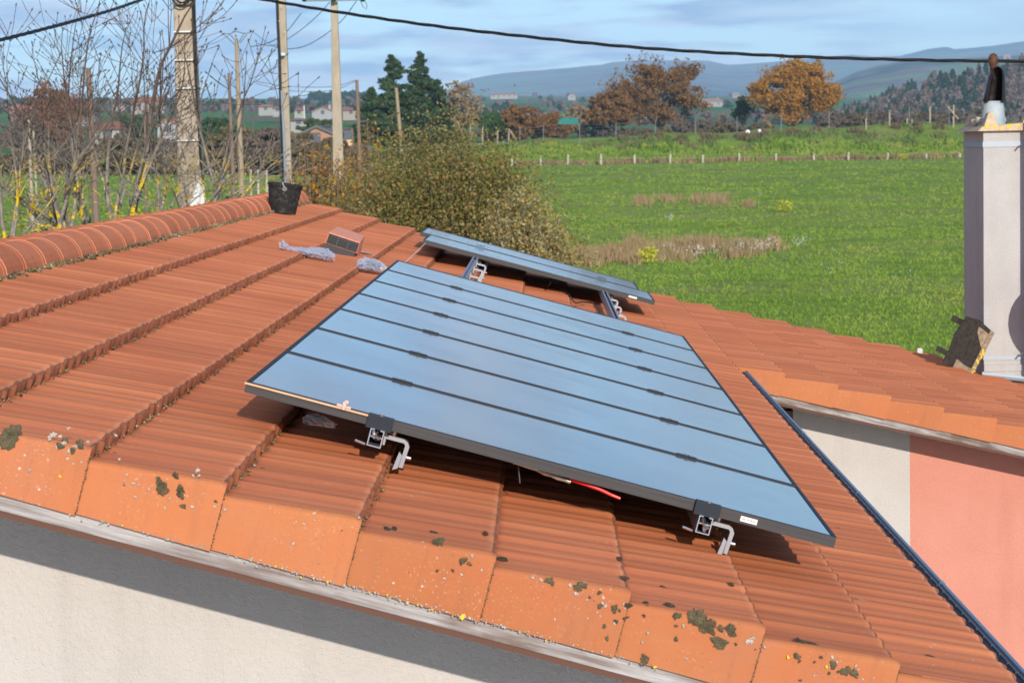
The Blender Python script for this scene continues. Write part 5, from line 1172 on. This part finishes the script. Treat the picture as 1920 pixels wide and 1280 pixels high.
# ------------------------------------------------------------------ village
def cottage(px, pyb, Y, wpx, hpx, wall, roof, label, rh=.45, gable=False, chim=False, long_=1.0, rot=0):
    k = Y/FPX; b = at(px, pyb, Y); Wd = wpx*k; Hw = hpx*k*(1-rh); Hr = hpx*k*rh; Dp = max(6, Wd*.6)*long_
    root = empty('village_house', (b.x, Y, b.z-.3), label, 'house', 'village houses'); root.rotation_euler = (0,0,rot)
    mb = MB(); ov = .05*Wd
    mb.box((-Wd/2,0,-1.5), (Wd/2,Dp,Hw+.3))
    if gable: mb.prism([(-Wd/2,Hw+.3),(Wd/2,Hw+.3),(0,Hw+Hr+.2)], 'y', 0, Dp)
    wall = tuple(min(q, .40)*.8 for q in wall) if Y > 350 else wall; roof = tuple(q*.8 for q in roof); mb.build('wall', plain('wall_paint', wall, .9), root)
    mb = MB()
    if gable:
        for s in (-1,1): mb.add([(0,-.5,Hw+Hr+.5),(s*(Wd/2+ov),-.5,Hw+.1),(s*(Wd/2+ov),Dp+.5,Hw+.1),(0,Dp+.5,Hw+Hr+.5),(0,-.5,Hw+Hr+.2),(s*(Wd/2+ov),-.5,Hw-.2),(s*(Wd/2+ov),Dp+.5,Hw-.2),(0,Dp+.5,Hw+Hr+.2)], [(0,1,2,3),(0,4,5,1),(1,5,6,2)])
    else:
        z0 = Hw+.3; a = Wd/2+ov; mb.add([(-a,-.6,z0),(a,-.6,z0),(a,Dp+.6,z0),(-a,Dp+.6,z0),(-a*.72,Dp/2,z0+Hr),(a*.72,Dp/2,z0+Hr)], [(0,1,5,4),(1,2,5),(2,3,4,5),(3,0,4),(0,3,2,1)])
    rf = mb.build('roof', plain('roof_paint', roof, .9), root)
    if chim:
        for x in ((.30,.48) if chim == 2 else (.3,)): mb = MB(); mb.box((Wd*x-.4,Dp*.4,Hw+Hr*.3), (Wd*x+.4,Dp*.4+.8,Hw+Hr+.9)); mb.build('chimney', plain('chimney_paint', wall, .9), rf)
    nwin = max(1, int(Wd/4)); dk_ = plain('window_dark', (.08,.09,.11), .3)
    for q in range(nwin):
        x = -Wd/2+Wd*(q+.5)/nwin; mb = MB(); mb.box((x-.5,-.06,Hw*.35), (x+.5,-.01,Hw*.35+1.2)); mb.build('window', dk_, root)
    return root
PKW, WHW, PEW = (.27,.19,.165), (.36,.32,.30), (.38,.22,.14); ORR, REDR, GRR = (.34,.13,.075), (.24,.11,.09), (.15,.12,.11)
cottage(60, 216, 640, 90, 20, PKW, (.45,.20,.18), 'long low building with a pink roof at the far left of the village', long_=.6)
cottage(157, 222, 560, 40, 13, WHW, REDR, 'white low house with a brown roof behind the ragged wooden pole')
cottage(200, 262, 380, 48, 34, (.66,.50,.46), ORR, 'pinkish house with a bright orange roof left of the straight ash')
cottage(277, 204, 800, 62, 22, WHW, ORR, 'large white house with orange roofs on the rise left of the thick pole', chim=True)
cottage(316, 250, 420, 42, 28, (.66,.55,.46), (.5,.2,.12), 'cream house with an orange gable behind the thick pole', gable=True)
cottage(222, 200, 900, 24, 10, WHW, GRR, 'tiny white house on the skyline between two ashes')
cottage(395, 240, 460, 30, 18, (.66,.48,.38), GRR, 'peach house with a grey roof right of the thick pole', gable=True)
cottage(498, 207, 800, 26, 11, (.68,.48,.36), (.42,.22,.16), 'small peach house on the rise above the hedge, the left one of two')
cottage(520, 209, 790, 18, 9, (.68,.48,.40), (.42,.22,.16), 'smaller peach house just behind the conduit pole')
cottage(561, 214, 700, 18, 12, (.66,.42,.32), (.45,.18,.12), 'little house with a rounded orange roof right of the conduit pole')
cottage(594, 266, 300, 96, 28, PEW, (.16,.16,.17), 'peach gabled house with grey roof edges half hidden by the hedge', rh=.62, gable=True)
cottage(605, 215, 720, 40, 14, (.66,.52,.44), (.36,.18,.14), 'broad cream house under the wooded skyline by the cross arm pole', gable=True, chim=True)
cottage(560, 232, 480, 40, 10, (.62,.52,.44), (.34,.17,.14), 'low brown roofed barn behind the conduit pole')
cottage(653, 266, 290, 13, 26, (.70,.46,.27), (.60,.40,.25), 'narrow peach tower beside the greyish wooden pole', rh=.05)
cottage(616, 254, 310, 11, 18, (.70,.46,.32), (.62,.40,.28), 'small peach block behind the gabled house', rh=.05)
cottage(658, 214, 700, 30, 12, (.5,.36,.3), (.40,.16,.12), 'reddish roofed house just right of the cross arm pole')
cottage(1332, 199, 1500, 46, 14, (.70,.52,.36), (.45,.26,.2), 'peach villa with a long wall on the green slope between the two oaks', chim=True)
cottage(1072, 184, 1900, 14, 8, (.68,.48,.38), (.5,.3,.25), 'tiny peach gabled house on the far slope left of the broad oak', gable=True)
cottage(945, 182, 2000, 50, 8, (.55,.40,.36), (.45,.28,.24), 'long faded pink building on the far slope above the russet bush')
cottage(1380, 180, 1900, 14, 6, WHW, (.5,.45,.42), 'tiny white house on the far slope left of the orange oak')
cottage(1888, 108, 3100, 14, 5, WHW, (.6,.4,.35), 'tiny white house high on the hill behind the chimney cowl')

# ------------------------------------------------------------------ distant woods (one mass each)
def wood(name, pts, mats, seed, per, ls, tw):
    """pts: list of (px, py_base, Y, hpx) crowns"""
    rng = np.random.default_rng(seed); PP = []; MI = []
    for (px, py, Y, hp_) in pts:
        b = at(px, py, Y); k = Y/FPX; h = hp_*k; w_ = h*tw*rng.uniform(.7,1.2); n = per; v = rng.normal(size=(n,3)); v /= np.linalg.norm(v,axis=1)[:,None]; v *= rng.uniform(.5,1,(n,1))
        con = rng.random() < .38; z = v[:,2]*.5+.5; sh = (1-z)**.7*1.3+.08 if con else 1
        P = np.array([b.x, Y, b.z])+np.stack([v[:,0]*w_*sh, v[:,1]*w_*sh, z*h*(1.12 if con else 1)], 1); PP.append(P); MI.append(np.full(n, 0 if con else int(rng.integers(1, len(mats)))))
    P = np.concatenate(PP); V, F = cards(P, rng.uniform(.7,1.3,len(P))*ls, rng, elong=1.2); return tag(npmesh(name, V, F, mats, mi=np.concatenate(MI)), kind='stuff')
rg = np.random.default_rng(77); pts = []
topx = [1500,1560,1600,1650,1700,1740,1800,1850,1920,2200]; topy = [236,226,206,186,162,146,128,118,106,84]
for q in range(900):
    px = rg.uniform(1540, 2080); ty = np.interp(px, topx, topy)+12; f = rg.random()**.8; py = ty+(243-ty)*f; pts.append((px, py, 1250-430*f, rg.uniform(17,30)*(1+.25*f)))
L_W1 = leafmat('wood_green', [(.025,.055,.03),(.04,.075,.035),(.02,.045,.03)], .9, .05); L_W2 = leafmat('wood_mauve', [(.14,.11,.10),(.20,.16,.145),(.11,.09,.085)], .9, .05); L_W3 = leafmat('wood_russet', [(.20,.13,.085),(.16,.11,.08)], .9, .05); L_W4 = leafmat('wood_grey', [(.22,.18,.15),(.16,.13,.115)], .9, .05)
wood('hillside_wood', pts, [L_W1, L_W2, L_W2, L_W3, L_W4], 78, 170, 1.05, .24)
# slope that carries the wood
V = []; xs = np.arange(1480, 2300, 20)
for x in xs:
    ty = np.interp(x, topx, topy)+12
    for f in np.linspace(0, 1, 8): p = at(x, ty+(246-ty)*f, 1260-430*f); V.append((p.x, p.y, p.z-1.5))
    p = at(x, 260, 1700); V.append((p.x, p.y, p.z-60))
o = npmesh('wooded_hill', V, grid(len(xs), 9), mottled('forest_floor', (.07,.06,.045), (.12,.09,.07), .05, .95, 0)); tag(o, kind='structure')
# scattered copses on the far slopes
pts = []
for q in range(260):
    px = rg.uniform(-80, 700); py = rg.uniform(190, 214); Y = np.interp(py, [190,196,206,226], [1700,1450,1150,880]); pts.append((px, py+2, Y, rg.uniform(7,13)))
for q in range(150):
    px = rg.uniform(840, 1560); py = rg.uniform(182, 238); Y = np.interp(py, [180,186,196,214,234], [3900,2500,1800,1180,880]); pts.append((px, py+1, Y, rg.uniform(6,12) if py < 200 else rg.uniform(10,18)))
wood('distant_copse', pts, [L_W1, L_W2, L_W3, L_W4], 79, 60, 2.6, .55)
pts = [(x, 187, 1900, rg.uniform(10,16)) for x in np.linspace(585, 700, 34)]
wood('skyline_wood', pts, [L_W1, L_W1], 80, 80, 3.0, .5)

# ------------------------------------------------------------------ air
t = NT('haze_air'); t.t.nodes.remove(t.b); vp = t.n('ShaderNodeVolumePrincipled'); vp.inputs['Color'].default_value = (.42,.70,1,1); vp.inputs['Density'].default_value = 1.05e-4; vp.inputs['Anisotropy'].default_value = -.25
t.l(vp.outputs[0], t.t.nodes['Material Output'].inputs['Volume'])
mb = MB(); mb.box((-9000,-90,-60), (9000,11900,560)); o = mb.build('haze', t.m); tag(o, kind='stuff')
